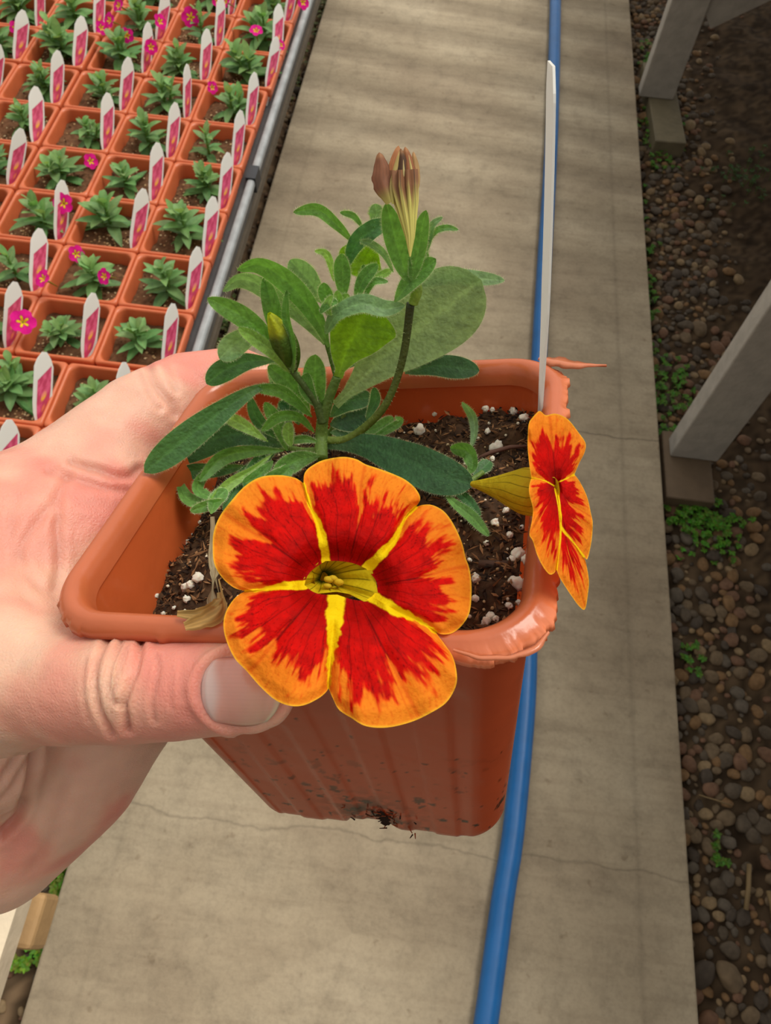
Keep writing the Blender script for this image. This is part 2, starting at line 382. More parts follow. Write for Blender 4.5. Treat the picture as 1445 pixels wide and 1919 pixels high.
    ds.grid(np.array(g), lin(38, 22, 14))
    for k in range(26):
        x, z = .0045 + random.gauss(0, .004), -PH + .0085 + random.gauss(0, .004); L_ = random.uniform(.0004, .0012); a = random.uniform(0, 6.28)
        p = np.array([x, fy(z) - .0003, z]); dv = np.array([math.cos(a), -.2, math.sin(a)]) * L_
        ds.tube([p - dv, p + dv], [.0002, .0001], 5, random.choice([lin(45, 26, 16), lin(130, 60, 30), lin(75, 45, 28)]))
    ds.build('drainage_slot', M['soil'], root, local=True)
    return root
POT = held_pot()

# soil in the held pot
def soilz(x, y): return -.0125 + .0035 * x / .04 + .0045 * (fbm(np.stack([x, y], -1), 90, 4, 12) - .5) * 2 + .0018 * (fbm(np.stack([x, y], -1), 500, 3, 13) - .5) - .0015 * np.abs(x / .04) ** 4
def held_soil():
    n = 230; u = np.linspace(-1, 1, n); X, Y = np.meshgrid(u * .0382, u * .0364, indexing='ij')
    r = .008; ex, ey = .0382, .0364                        # squash into a rounded square
    qx = np.maximum(np.abs(X) - (ex - r), 0); qy = np.maximum(np.abs(Y) - (ey - r), 0); d = np.hypot(qx, qy); k = np.where(d > r, r / np.maximum(d, 1e-9), 1)
    X = np.where((qx > 0) & (qy > 0), np.sign(X) * ((ex - r) + qx * k), X); Y = np.where((qx > 0) & (qy > 0), np.sign(Y) * ((ey - r) + qy * k), Y)
    Z = soilz(X, Y); c = fbm(np.stack([X, Y], -1), 600, 4, 14)[..., None]
    C = lin(34, 23, 16) * (1 - c) + lin(92, 66, 44) * c
    b = MB(); b.grid(np.stack([X, Y, Z], -1), C)
    pal = [lin(58, 38, 24), lin(30, 20, 14), lin(110, 76, 48), lin(80, 54, 34), lin(42, 28, 20), lin(140, 102, 68)]
    for i in range(5200):
        x, y = random.uniform(-.0375, .0375), random.uniform(-.0355, .0355)
        if i > 4300: # more crumbs banked up along the walls
            if random.random() < .5: x = random.choice([-1, 1]) * random.uniform(.034, .0385)
            else: y = random.choice([-1, 1]) * random.uniform(.033, .0366)
        z = float(soilz(np.array(x), np.array(y))) + random.uniform(-.0002, .0010)
        L_ = random.uniform(.0004, .0015) * (1.8 if random.random() < .08 else 1); a = random.uniform(0, 6.28); e = random.gauss(0, .45)
        dv = np.array([math.cos(a) * math.cos(e), math.sin(a) * math.cos(e), math.sin(e)]) * L_
        pv = np.array([-math.sin(a), math.cos(a), random.uniform(-.5, .5)]) * random.uniform(.00012, .00045)
        nv = np.cross(dv, pv); nv = nv / (np.linalg.norm(nv) + 1e-12) * random.uniform(.0001, .0003)
        p = np.array([x, y, z])
        b.add([p - dv, p + pv, p + dv, p - pv, p + nv, p - nv], [(0, 1, 4), (1, 2, 4), (2, 3, 4), (3, 0, 4), (1, 0, 5), (2, 1, 5), (3, 2, 5), (0, 3, 5)], random.choice(pal))
    V = np.concatenate(b.V); b.V = [pl2w(V)]; b.C = [np.concatenate(b.C)]
    o = b.build('potting_soil', M['soil'], smooth=False); tag(o, 'dark brown crumbly potting soil filling the hand-held orange pot', 'soil', kind='stuff')
held_soil()

# perlite grains
def ico(sub=2):
    bm = __import__('bmesh').new(); __import__('bmesh').ops.create_icosphere(bm, subdivisions=sub, radius=1)
    V = np.array([v.co[:] for v in bm.verts]); Fc = [[v.index for v in f.verts] for f in bm.faces]; bm.free(); return V, Fc
IV, IF = ico(2); IV3, IF3 = ico(3)
def lump(seed, V=IV, amp=.35, sq=(1, 1, 1), fr=1.3): return V * (1 - amp / 2 + amp * fbm(V + seed * 7.1, fr, 3, seed))[:, None] * np.array(sq)
PG = 'white perlite grains on the soil of the held pot'
pproto = []
for k in range(5):
    o = mk('perlite_grain', lump(k + 3, IV3, 1.15, (1, .85, .8), 2.2) * .0011, IF3, M['perlite'], loc=(0, 0, 0))
    pproto.append(o)
big = [(972, 1045, 13), (988, 1060, 11), (960, 1058, 9), (970, 1104, 15), (921, 1168, 10), (912, 1182, 10), (932, 1178, 7), (895, 1104, 9), (893, 1140, 7), (973, 1140, 7), (956, 1153, 8), (1000, 832, 9), (929, 834, 13), (785, 797, 11), (815, 775, 6), (808, 736, 6), (865, 732, 5), (911, 778, 7), (924, 779, 5), (963, 778, 9), (984, 795, 10), (914, 810, 6), (930, 1000, 8), (955, 1012, 7), (912, 1022, 6), (950, 983, 6), (978, 998, 5), (745, 755, 5), (783, 762, 5),
       (345, 1072, 9), (364, 1064, 12), (332, 1071, 9), (337, 1097, 8), (328, 1142, 7), (272, 1077, 5), (272, 980, 6), (295, 967, 5), (338, 952, 9), (338, 961, 6), (303, 1005, 7), (283, 1031, 3), (362, 946, 5), (335, 978, 7), (361, 1130, 5), (250, 1112, 4), (286, 1114, 5), (382, 1090, 4), (255, 1078, 4), (310, 1108, 4), (925, 880, 5), (880, 1050, 5)]
for k, (x, y, r) in enumerate(big):
    d = potplane(x, y, -.0115); q = PM.T @ (at(x, y, d) - PC); q[2] = float(soilz(q[0], q[1])) + .0006
    o = pproto[k] if k < 5 else pproto[k % 5].copy()
    if k >= 5: COL.objects.link(o)
    o.location = pl2w(q).tolist(); s = r * d / F / .001 * .95; o.scale = (s, s, s); o.rotation_euler = (random.random() * 6, random.random() * 6, random.random() * 6)
    pink = x > 900 and y > 1030
    zn = 'in the left corner of the held pot' if x < 420 else 'in the right front corner of the held pot' if y > 1030 else 'beside the striped flower tube' if y > 870 else 'behind the big right leaf in the held pot'
    tag(o, ('larger pale perlite lump ' if r > 8 else 'small white perlite grain ') + zn, 'perlite grain', ('larger perlite ' if r > 8 else 'small perlite ') + zn)
MB_ = MB()
def softbits():
    b = MB()
    for i in range(420):
        x, y = random.uniform(-.037, .037), random.uniform(-.035, .035); z = float(soilz(np.array(x), np.array(y))) + .0005
        b.add(lump(i, IV[:42] if False else IV, .5) * random.uniform(.00012, .0004) + [x, y, z], IF, lin(*random.choice([(215, 205, 180), (190, 170, 130), (170, 140, 100)])))
    V = np.concatenate(b.V); b.V = [pl2w(V)]; b.C = [np.concatenate(b.C)]
    tag(b.build('perlite_dust', M['soil']), 'fine pale perlite crumbs sprinkled through the held pot soil', 'perlite', kind='stuff')
softbits()

# ------------------------------------------------------------------ hand (signed distance field -> one continuous surface)
def c3(x, y, d): return np.array([(x - CX) / F * d, -(y - CY) / F * d, -d])   # camera-aligned coordinates
def cp(x, y, d, r): return (*c3(x, y, d), r * d / F)
def lp(q, r): p = R.T @ (pl2w(np.array(q)) - CAM); return (*p, r)
GROUPS = [   # (blend inside, blend with the rest, chains)
    (.004, .003, [[cp(10, 1262, .150, 148), cp(120, 1286, .1415, 109), cp(232, 1294, .1335, 101), cp(330, 1293, .1295, 93), cp(420, 1287, .1265, 88), cp(466, 1290, .1250, 78), cp(492, 1297, .1245, 61)]]),            # thumb
    (.004, .004, [[cp(40, 1010, .178, 125), cp(150, 895, .186, 108), cp(262, 790, .196, 88), cp(350, 738, .206, 76), cp(440, 716, .210, 66), cp(500, 728, .207, 56)]]),                       # index
    (.008, .008, [[cp(0, 1140, .170, 165), cp(20, 1010, .174, 150)], [cp(95, 1120, .165, 70), cp(160, 1000, .174, 85), cp(200, 930, .182, 78)], [cp(20, 1262, .158, 130), cp(20, 1100, .170, 140)],
                  [cp(-120, 1180, .185, 230), cp(30, 1180, .180, 190)]]),                                                              # web and palm
    (.008, .006, [[cp(-40, 1535, .205, 155), cp(90, 1425, .205, 150), cp(170, 1320, .205, 135)], [cp(0, 1560, .205, 128), cp(140, 1440, .206, 116), cp(215, 1340, .206, 104)]]),     # heel and curled outer fingers
    (.006, .006, [[cp(-120, 1440, .180, 165), cp(-35, 1400, .180, 130)]]),
    (.003, .003, [[lp((-.074, -.012, -.040), .0092), lp((-.062, .028, -.040), .0086), lp((-.046, .0515, -.038), .0078), lp((-.014, .0535, -.036), .0072), lp((-.004, .053, -.036), .0066)]]),   # middle
    (.003, .003, [[lp((-.070, -.016, -.062), .0090), lp((-.056, .026, -.060), .0082), lp((-.040, .0500, -.058), .0074), lp((-.010, .0515, -.056), .0068)]]),                              # ring
    (.003, .003, [[lp((-.070, -.016, -.070), .0080), lp((-.050, .018, -.080), .0074), lp((-.036, .0440, -.078), .0064), lp((-.014, .0470, -.076), .0060)]]),                              # little
    (.020, .016, [[cp(-120, 1200, .195, 240), cp(-520, 1330, .23, 230), (-.30, -.13, -.30, .036)]]),                                 # wrist and forearm
]
def capsule(P, a, b):
    pa = P - np.array(a[:3]); ba = np.array(b[:3]) - np.array(a[:3]); t = np.clip((pa @ ba) / (ba @ ba), 0, 1)
    t2 = t * t * (3 - 2 * t) * .4 + t * .6
    return np.linalg.norm(pa - t[..., None] * ba, axis=-1) - (a[3] * (1 - t2) + b[3] * t2)
def smin(a, b, k): h = np.maximum(k - np.abs(a - b), 0) / k; return np.minimum(a, b) - h * h * k * .25
def hand_sdf(P):
    tot = None
    for kin, kout, chains in GROUPS:
        g = None
        for ch in chains:
            cc = None
            for a, b in zip(ch[:-1], ch[1:]):
                v = capsule(P, a, b); cc = v if cc is None else np.minimum(cc, v)
            g = cc if g is None else smin(g, cc, kin)
        tot = g if tot is None else smin(tot, g, kout)
    # flatten the top of the thumb at the nail
    pass
    return tot
def surf_nets(f, o, h):
    s = f < 0
    n0, n1, n2 = f.shape; S = s[:-1, :-1, :-1]; anyd = np.zeros(S.shape, bool); 
    cor = [(i, j, k) for i in (0, 1) for j in (0, 1) for k in (0, 1)]
    for (i, j, k) in cor[1:]: anyd |= s[i:n0 - 1 + i, j:n1 - 1 + j, k:n2 - 1 + k] != S
    cells = np.argwhere(anyd); idx = -np.ones(S.shape, np.int64); idx[tuple(cells.T)] = np.arange(len(cells))
    acc = np.zeros((len(cells), 3)); cnt = np.zeros(len(cells))
    for a in cor:
        for ax in range(3):
            if a[ax]: continue
            b_ = list(a); b_[ax] = 1
            va = f[tuple((cells + a).T)]; vb = f[tuple((cells + b_).T)]; m = (va < 0) != (vb < 0)
            t = np.where(m, va / np.where(m, va - vb, 1), 0); p = np.tile(np.array(a, float), (len(cells), 1)); p[:, ax] = t
            acc[m] += p[m]; cnt[m] += 1
    V = (cells + acc / cnt[:, None]) * h + o; Q = []
    for ax in range(3):
        o1, o2 = [(1, 2), (2, 0), (0, 1)][ax]
        sa = s[tuple(slice(0, -1) if k == ax else slice(None) for k in range(3))]; sb = s[tuple(slice(1, None) if k == ax else slice(None) for k in range(3))]
        e = np.argwhere(sa != sb); e = e[(e[:, o1] > 0) & (e[:, o2] > 0) & (e[:, o1] < f.shape[o1] - 1) & (e[:, o2] < f.shape[o2] - 1)]
        c = [];
        for d1, d2 in ((0, 0), (1, 0), (1, 1), (0, 1)):
            q = e.copy(); q[:, o1] -= d1; q[:, o2] -= d2; c.append(idx[tuple(q.T)])
        c = np.stack(c, 1); fl = sa[tuple(e.T)]; c[~fl] = c[~fl][:, ::-1]; Q.append(c)
    return V, np.concatenate(Q)
def make_hand():
    h = .00065; lo = np.array([-.150, -.125, -.262]); hi = np.array([-.012, .062, -.112])
    # forearm reaches far left: coarser grid would show, so it simply continues to the grid edge and is capped there
    n = ((hi - lo) / h).astype(int); f = np.full(n, .01, np.float32); B = 20
    ax = [lo[k] + h * np.arange(n[k]) for k in range(3)]
    for i in range(0, n[0], B):
        for j in range(0, n[1], B):
            ks = np.arange(0, n[2], B); ctr = np.stack([np.full(len(ks), ax[0][min(i + B // 2, n[0] - 1)]), np.full(len(ks), ax[1][min(j + B // 2, n[1] - 1)]), ax[2][np.minimum(ks + B // 2, n[2] - 1)]], -1)
            v = hand_sdf(ctr)
            for k, d in zip(ks, v):
                sl = (slice(i, i + B), slice(j, j + B), slice(k, k + B))
                if abs(d) > B * h * 1.0: f[sl] = np.sign(d) * .01; continue
                P = np.stack(np.meshgrid(ax[0][sl[0]], ax[1][sl[1]], ax[2][sl[2]], indexing='ij'), -1); f[sl] = hand_sdf(P)
    f[0] = np.maximum(f[0], .001)
    V, Q = surf_nets(f, lo, h)
    # smooth
    for it in range(3):
        acc = np.zeros_like(V); cnt = np.zeros(len(V))
        for a in range(4):
            i0, i1 = Q[:, a], Q[:, (a + 1) % 4]
            for d in range(3): acc[:, d] += np.bincount(i0, V[i1, d], len(V)) + np.bincount(i1, V[i0, d], len(V))
            cnt += np.bincount(i0, minlength=len(V)) + np.bincount(i1, minlength=len(V))
        V = V * .4 + .6 * acc / cnt[:, None]
    e = .0006; G = np.stack([hand_sdf(V + np.eye(3)[k] * e) - hand_sdf(V - np.eye(3)[k] * e) for k in range(3)], 1); G /= np.linalg.norm(G, axis=1)[:, None] + 1e-9
    W = V @ R.T + CAM; x, y, d = proj(W); face = sm(-.15, .25, np.einsum('ij,ij->i', G, -V / np.linalg.norm(V, axis=1)[:, None]))
    disp = np.zeros(len(V)); red = np.zeros(len(V)); dark = np.zeros(len(V))
    thumbz = (y > 1180) & (y < 1410) & (d < .16)
    wob = 5 * (fbm(W, 260, 3, 41) - .5)
    # creases: (pixel line, depth, width px, zone)
    CR = [([(214, 1188), (196, 1208), (184, 1240), (180, 1275), (184, 1317), (196, 1350), (212, 1378)], .00085, 6, 0), ([(268, 1190), (260, 1225), (252, 1262), (240, 1295), (234, 1321), (240, 1371)], .0010, 6, 0),
          ([(228, 1205), (214, 1245), (208, 1285), (214, 1310), (230, 1324)], .00055, 4.5, 0), ([(293, 1228), (296, 1250), (289, 1285), (284, 1320), (288, 1352)], .00045, 4.5, 0),
          ([(240, 1216), (226, 1250), (222, 1290)], .0003, 3.5, 0), ([(322, 1250), (318, 1300), (322, 1330)], .0002, 4, 0), ([(160, 1240), (156, 1300), (164, 1350)], .0002, 5, 0), ([(340, 1240), (338, 1310)], .0002, 5, 0),
          ([(278, 690), (292, 722), (310, 745), (322, 758), (330, 775)], .0008, 8, 1), ([(262, 700), (280, 735), (300, 765)], .0005, 6, 1), ([(312, 690), (322, 712), (330, 730)], .0004, 6, 1),
          ([(135, 868), (180, 880), (215, 892), (245, 892), (262, 880)], .0009, 8, 1), ([(90, 885), (140, 900), (200, 915), (238, 920)], .0006, 9, 1),
          ([(128, 890), (112, 930), (108, 990), (112, 1060), (104, 1100)], .00055, 9, 1), ([(100, 940), (66, 985), (40, 1020), (42, 1060), (70, 1095), (104, 1118)], .0004, 9, 1), ([(30, 930), (20, 1000), (34, 1090), (60, 1130)], .0002, 9, 1),
          ([(60, 1375), (64, 1420), (56, 1470), (34, 1530), (0, 1570)], .0018, 8, 2), ([(0, 1462), (24, 1430), (44, 1395)], .0008, 6, 2), ([(0, 1500), (26, 1470), (50, 1420)], .0005, 6, 2), ([(120, 1480), (100, 1560), (60, 1630)], .0004, 12, 2)]
    for pl, dep, wd, z in CR:
        zn = thumbz if z == 0 else ((~thumbz) & (y < 1180) if z == 1 else (~thumbz) & (y > 1340))
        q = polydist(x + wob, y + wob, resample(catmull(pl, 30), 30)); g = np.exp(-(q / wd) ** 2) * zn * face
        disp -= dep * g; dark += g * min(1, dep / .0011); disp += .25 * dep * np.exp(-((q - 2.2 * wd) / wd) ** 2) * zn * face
    disp += .0007 * np.exp(-((x - 208) / 42) ** 2 - ((y - 1275) / 75) ** 2) * thumbz * face      # knuckle pad
    # nail bed: recess with raised folds
    nd = np.sqrt(((x - 452) / 84) ** 2 + ((y - 1293) / 74) ** 2)
    disp += thumbz * face * (.0007 * np.exp(-((nd - 1.10) / .10) ** 2) - .0006 * sm(1.03, .9, nd))
    disp += (fbm(W, 90, 3, 44) - .5) * .0007
    V = V + G * disp[:, None]; W = V @ R.T + CAM
    n1 = fbm(W, 55, 3, 45); n2 = fbm(W, 300, 3, 46)
    base = lin(220, 168, 143); pink = lin(214, 136, 120); pale = lin(220, 186, 162)
    red = sm(.40, .68, n1) * .7 + .75 * np.exp(-((x - 330) / 60) ** 2 - ((y - 1280) / 110) ** 2) * thumbz + .55 * sm(1010, 860, y) + .22 * sm(1380, 1480, y) + .35 * (np.exp(-((x - 190) / 50) ** 2 - ((y - 930) / 70) ** 2)) - .55 * np.exp(-((x - 212) / 24) ** 2 - ((y - 1275) / 60) ** 2) * thumbz
    red = np.clip(red, 0, 1)[:, None]
    C = base * (1 - red) + pink * red; pl_ = (sm(.55, .35, n1) * .5)[:, None]; C = C * (1 - pl_) + pale * pl_
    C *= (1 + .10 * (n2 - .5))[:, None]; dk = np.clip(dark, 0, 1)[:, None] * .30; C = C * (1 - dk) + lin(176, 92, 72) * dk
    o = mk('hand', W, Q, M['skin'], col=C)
    tag(o, 'bare left hand gripping the orange pot, thumb across its front and finger behind', 'hand')
    # thumb nail
    nu, nv = 46, 40; U, T = np.meshgrid(np.linspace(0, 1, nu), np.linspace(-1, 1, nv), indexing='ij')
    hw = 68 * (1 - .10 * (1 - U) ** 2 - .16 * U ** 4); x0 = 376 + 26 * np.abs(T) ** 2.6; x1 = 527 - 30 * np.abs(T) ** 2.4
    px = x0 * (1 - U) + x1 * U; py = 1294 + T * hw + 4 * U
    D = np.full(px.shape, .105)
    for it in range(60):
        P = np.stack([(px - CX) / F * D, -(py - CY) / F * D, -D], -1); D = D + hand_sdf(P) * .8; D = np.minimum(D, .137)
    # keep the plate a smooth arch
    Dm = D.copy()
    D = Dm - .0005 - .0002 * np.sin(math.pi * np.clip(U, 0, 1)) ; D = D + .0011 * sm(.90, 1., np.abs(T)) + .0010 * sm(.07, 0, U)
    P = at(px, py, D); lun = sm(.30, .14, U + .18 * T * T) ; fre = sm(.90, .97, U)
    streak = .5 + .5 * np.sin(T * 70 + 3 * vnoise(np.stack([T * 3, U], -1), 2, 8))
    Cn = lin(214, 150, 134) * (1 - lun[..., None] * .8) + lin(206, 178, 172) * (lun[..., None] * .8)
    Cn = Cn * (1 - sm(.35, .8, U)[..., None] * .45) + lin(232, 196, 168) * (sm(.35, .8, U)[..., None] * .45)
    Cn = Cn * (1 - fre[..., None]) + lin(225, 205, 175) * fre[..., None]; Cn *= (1 + .04 * (streak - .5))[..., None]
    nb = MB(); nb.grid(P, Cn); nl = nb.build('thumbnail', M['nail'], o); md = nl.modifiers.new('thickness', 'SOLIDIFY'); md.thickness = .0004
    nl['label'] = 'pinkish thumbnail with a pale free edge'
make_hand()

# ------------------------------------------------------------------ calibrachoa plant in the held pot
def dline(y): return .176 - (849 - y) / 574 * .038
def soild(x, y): return potplane(x, y, -.0115)
def pdepth(x, y):
    if y > 640 and 200 < x < 1050: return min(dline(y), max(.05, soild(x, y)) - .0055)
    return dline(y)
bx0, by0 = at(601, 852, .172), None
PLANT = empty('calibrachoa_plant', at(601, 852, .1745).tolist(), 'leafy green calibrachoa in the held pot with red and orange open flowers', 'plant')
def K(p): return (260 + p[0] / 2.0643, 360 + p[1] / 2.0643)       # close-up measurements of the foliage
def path3(pts, off, n, conv=K):
    q = []
    offs = off if isinstance(off, (list, tuple)) else [off] * len(pts)
    for p, o_ in zip(pts, offs): x, y = conv(p); q.append((x, y, pdepth(x, y) - o_ / 1000.))
    q = catmull(q, n); return q
def leaf(pts, w, off=0, roll=0, fold=.12, hue='mid', shape=.5, conv=K, tipc=0., fuzz=True, parent=None, name='leaf', curl=0., petiole=.12):
    n, m = 34, 13; q = path3(pts, off, n, conv); P = at(q[:, 0], q[:, 1], q[:, 2]); T = np.gradient(P, axis=0); T /= np.linalg.norm(T, axis=1)[:, None]
    view = CAM - P; view /= np.linalg.norm(view, axis=1)[:, None]; S = np.cross(T, view); S /= np.linalg.norm(S, axis=1)[:, None] + 1e-9; Nn = np.cross(S, T)
    rl = np.radians(np.interp(np.linspace(0, 1, n), np.linspace(0, 1, len(roll)), roll) if isinstance(roll, (list, tuple)) else np.full(n, roll))[:, None]
    S, Nn = S * np.cos(rl) + Nn * np.sin(rl), Nn * np.cos(rl) - S * np.sin(rl)
    Nn = np.where((np.einsum('ij,ij->i', Nn, view) < 0)[:, None], -Nn, Nn)
    t = np.linspace(0, 1, n); wp = (np.minimum(t / .78, 1) * (1 - np.clip((t - .78) / .22, 0, 1) ** 2 * .75)) if shape > 1.1 else (t ** shape) * (1 - t ** (2.6 + 1.2 * (shape > .7))) ** .62; wp /= wp.max(); wp = np.maximum(wp, petiole * (1 - t ** 6)); wp[-1] = .03
    hw = wp * w * .5 / 2.0643 * q[:, 2] / F if conv is K else wp * w * .5 * q[:, 2] / F
    v = np.linspace(-1, 1, m); sd_ = random.randint(0, 9999)
    und = (vnoise(np.stack([t * 5, t * 0], -1), 1, sd_) - .5)[:, None] * .25
    G = P[:, None] + S[:, None] * (hw[:, None] * v)[..., None] + Nn[:, None] * (hw[:, None] * (fold * (np.abs(v) - .4) + curl * v * v * v + und * v * v))[..., None]
    # quilting between side veins
    vein = .5 + .5 * np.cos((t[:, None] * 9 - np.abs(v) * 1.6) * 2 * math.pi)
    G += Nn[:, None] * (hw[:, None] * .035 * vein * np.abs(v) * (1 - v * v))[..., None]
    pal = dict(mid=(102, 152, 70), dark=(72, 120, 66), deep=(58, 102, 60), light=(146, 190, 92), under=(134, 162, 108), bright=(120, 164, 30), grey=(124, 162, 108), yellow=(176, 182, 56), dry=(170, 150, 100))
    b0 = lin(*pal[hue]); nz = fbm(G, 700, 3, sd_ % 50)[..., None]
    C = b0 * (.80 + .40 * nz) * (1 + .20 * sm(.75, 1, np.abs(v)))[None, :, None]; mr_ = np.exp(-(v / .10) ** 2)[None, :, None] * .38; C = C * (1 - mr_) + b0 * 1.7 * mr_ + mr_ * lin(40, 50, 20) * .3
    C = C * (1 - .16 * (vein[..., None] > .93)); C = C * (1 - .18 * sm(.3, 0, t)[:, None, None]) + lin(140, 165, 90) * .18 * sm(.3, 0, t)[:, None, None]
    if tipc: C = C * (1 - tipc * sm(.8, 1, t)[:, None, None]) + lin(190, 160, 90) * tipc * sm(.8, 1, t)[:, None, None]
    b = MB(); b.grid(G, C)
    if fuzz:
        for side in (0, m - 1):
            for i in np.linspace(1.5, n - 1.2, int(34 + 120 * min(1, w / 120))):
                k = int(i); f_ = i - k; a = G[k, side] * (1 - f_) + G[min(k + 1, n - 1), side] * f_; dr = S[k] * (1 if side else -1) + T[k] * random.uniform(-.2, .9) + Nn[k] * random.gauss(0, .5)
                dr /= np.linalg.norm(dr); L_ = random.uniform(.0003, .0007); e = T[k] * .00004
                b.add([a - e, a + e, a + dr * L_], [(0, 1, 2)], lin(190, 205, 160))
        for _ in range(int(60 * min(1.5, w / 80))):
            k, j = random.randrange(2, n - 1), random.randrange(1, m - 1); a = G[k, j]; dr = Nn[k] + T[k] * random.gauss(0, .3) + S[k] * random.gauss(0, .3); dr /= np.linalg.norm(dr)
            b.add([a - T[k] * .00003, a + T[k] * .00003, a + dr * random.uniform(.0002, .0004)], [(0, 1, 2)], lin(180, 200, 150))
    return b.build(name, M['leaf'], parent or PLANT)
def stem(pts, r, off=0, hue=(120, 150, 70), conv=K, name='stem', parent=None, hair=60, hue2=None):
    q = path3(pts, off, 40, conv); P = at(q[:, 0], q[:, 1], q[:, 2]); rr = np.interp(np.linspace(0, 1, 40), np.linspace(0, 1, len(r)), r) * q[:, 2] / F
    t = np.linspace(0, 1, 40)[:, None]; C = lin(*hue) * (1 - t) + lin(*(hue2 or hue)) * t
    b = MB(); b.tube(P, rr, 12, C)
    T = np.gradient(P, axis=0)
    for _ in range(hair):
        k = random.randrange(1, 39); d = np.cross(T[k], [random.gauss(0, 1) for _ in range(3)]); d /= np.linalg.norm(d); a = P[k] + d * rr[k] * .95; e = T[k] / np.linalg.norm(T[k]) * .00004
        b.add([a - e, a + e, a + d * random.uniform(.0003, .0007)], [(0, 1, 2)], lin(200, 215, 170))
    return b.build(name, M['leaf'], parent or PLANT)
ID = lambda p: p
# stems
stem([(705, 1030), (706, 950), (712, 870)], [13, 12, 11], 1.0)
stem([(712, 880), (735, 800), (768, 715)], [11, 9.5, 8.5], 1.0, (110, 140, 66))
stem([(712, 890), (690, 820), (650, 760), (592, 690)], [9.5, 8, 7, 6], 1.5, (96, 120, 62))
stem([(768, 715), (745, 640), (725, 560), (740, 470)], [7, 5.5, 4.5, 4], .5, (100, 135, 60))
stem([(712, 960), (800, 958), (880, 905), (950, 830), (1000, 720), (1030, 600), (1052, 430)], [8.5, 8, 7.5, 7, 7, 7.5, 8], [0, 2, 4, 6, 6, 6, 6], (128, 150, 62), hue2=(74, 82, 46), hair=140)
stem([(700, 1000), (640, 1000), (580, 990), (540, 1000)], [7, 6, 5, 4], 1, (128, 155, 70))
stem([(720, 960), (760, 900), (800, 860)], [6, 5, 4], -3)
stem([(870, 910), (905, 885)], [5, 5], 2, conv=ID, hair=10)
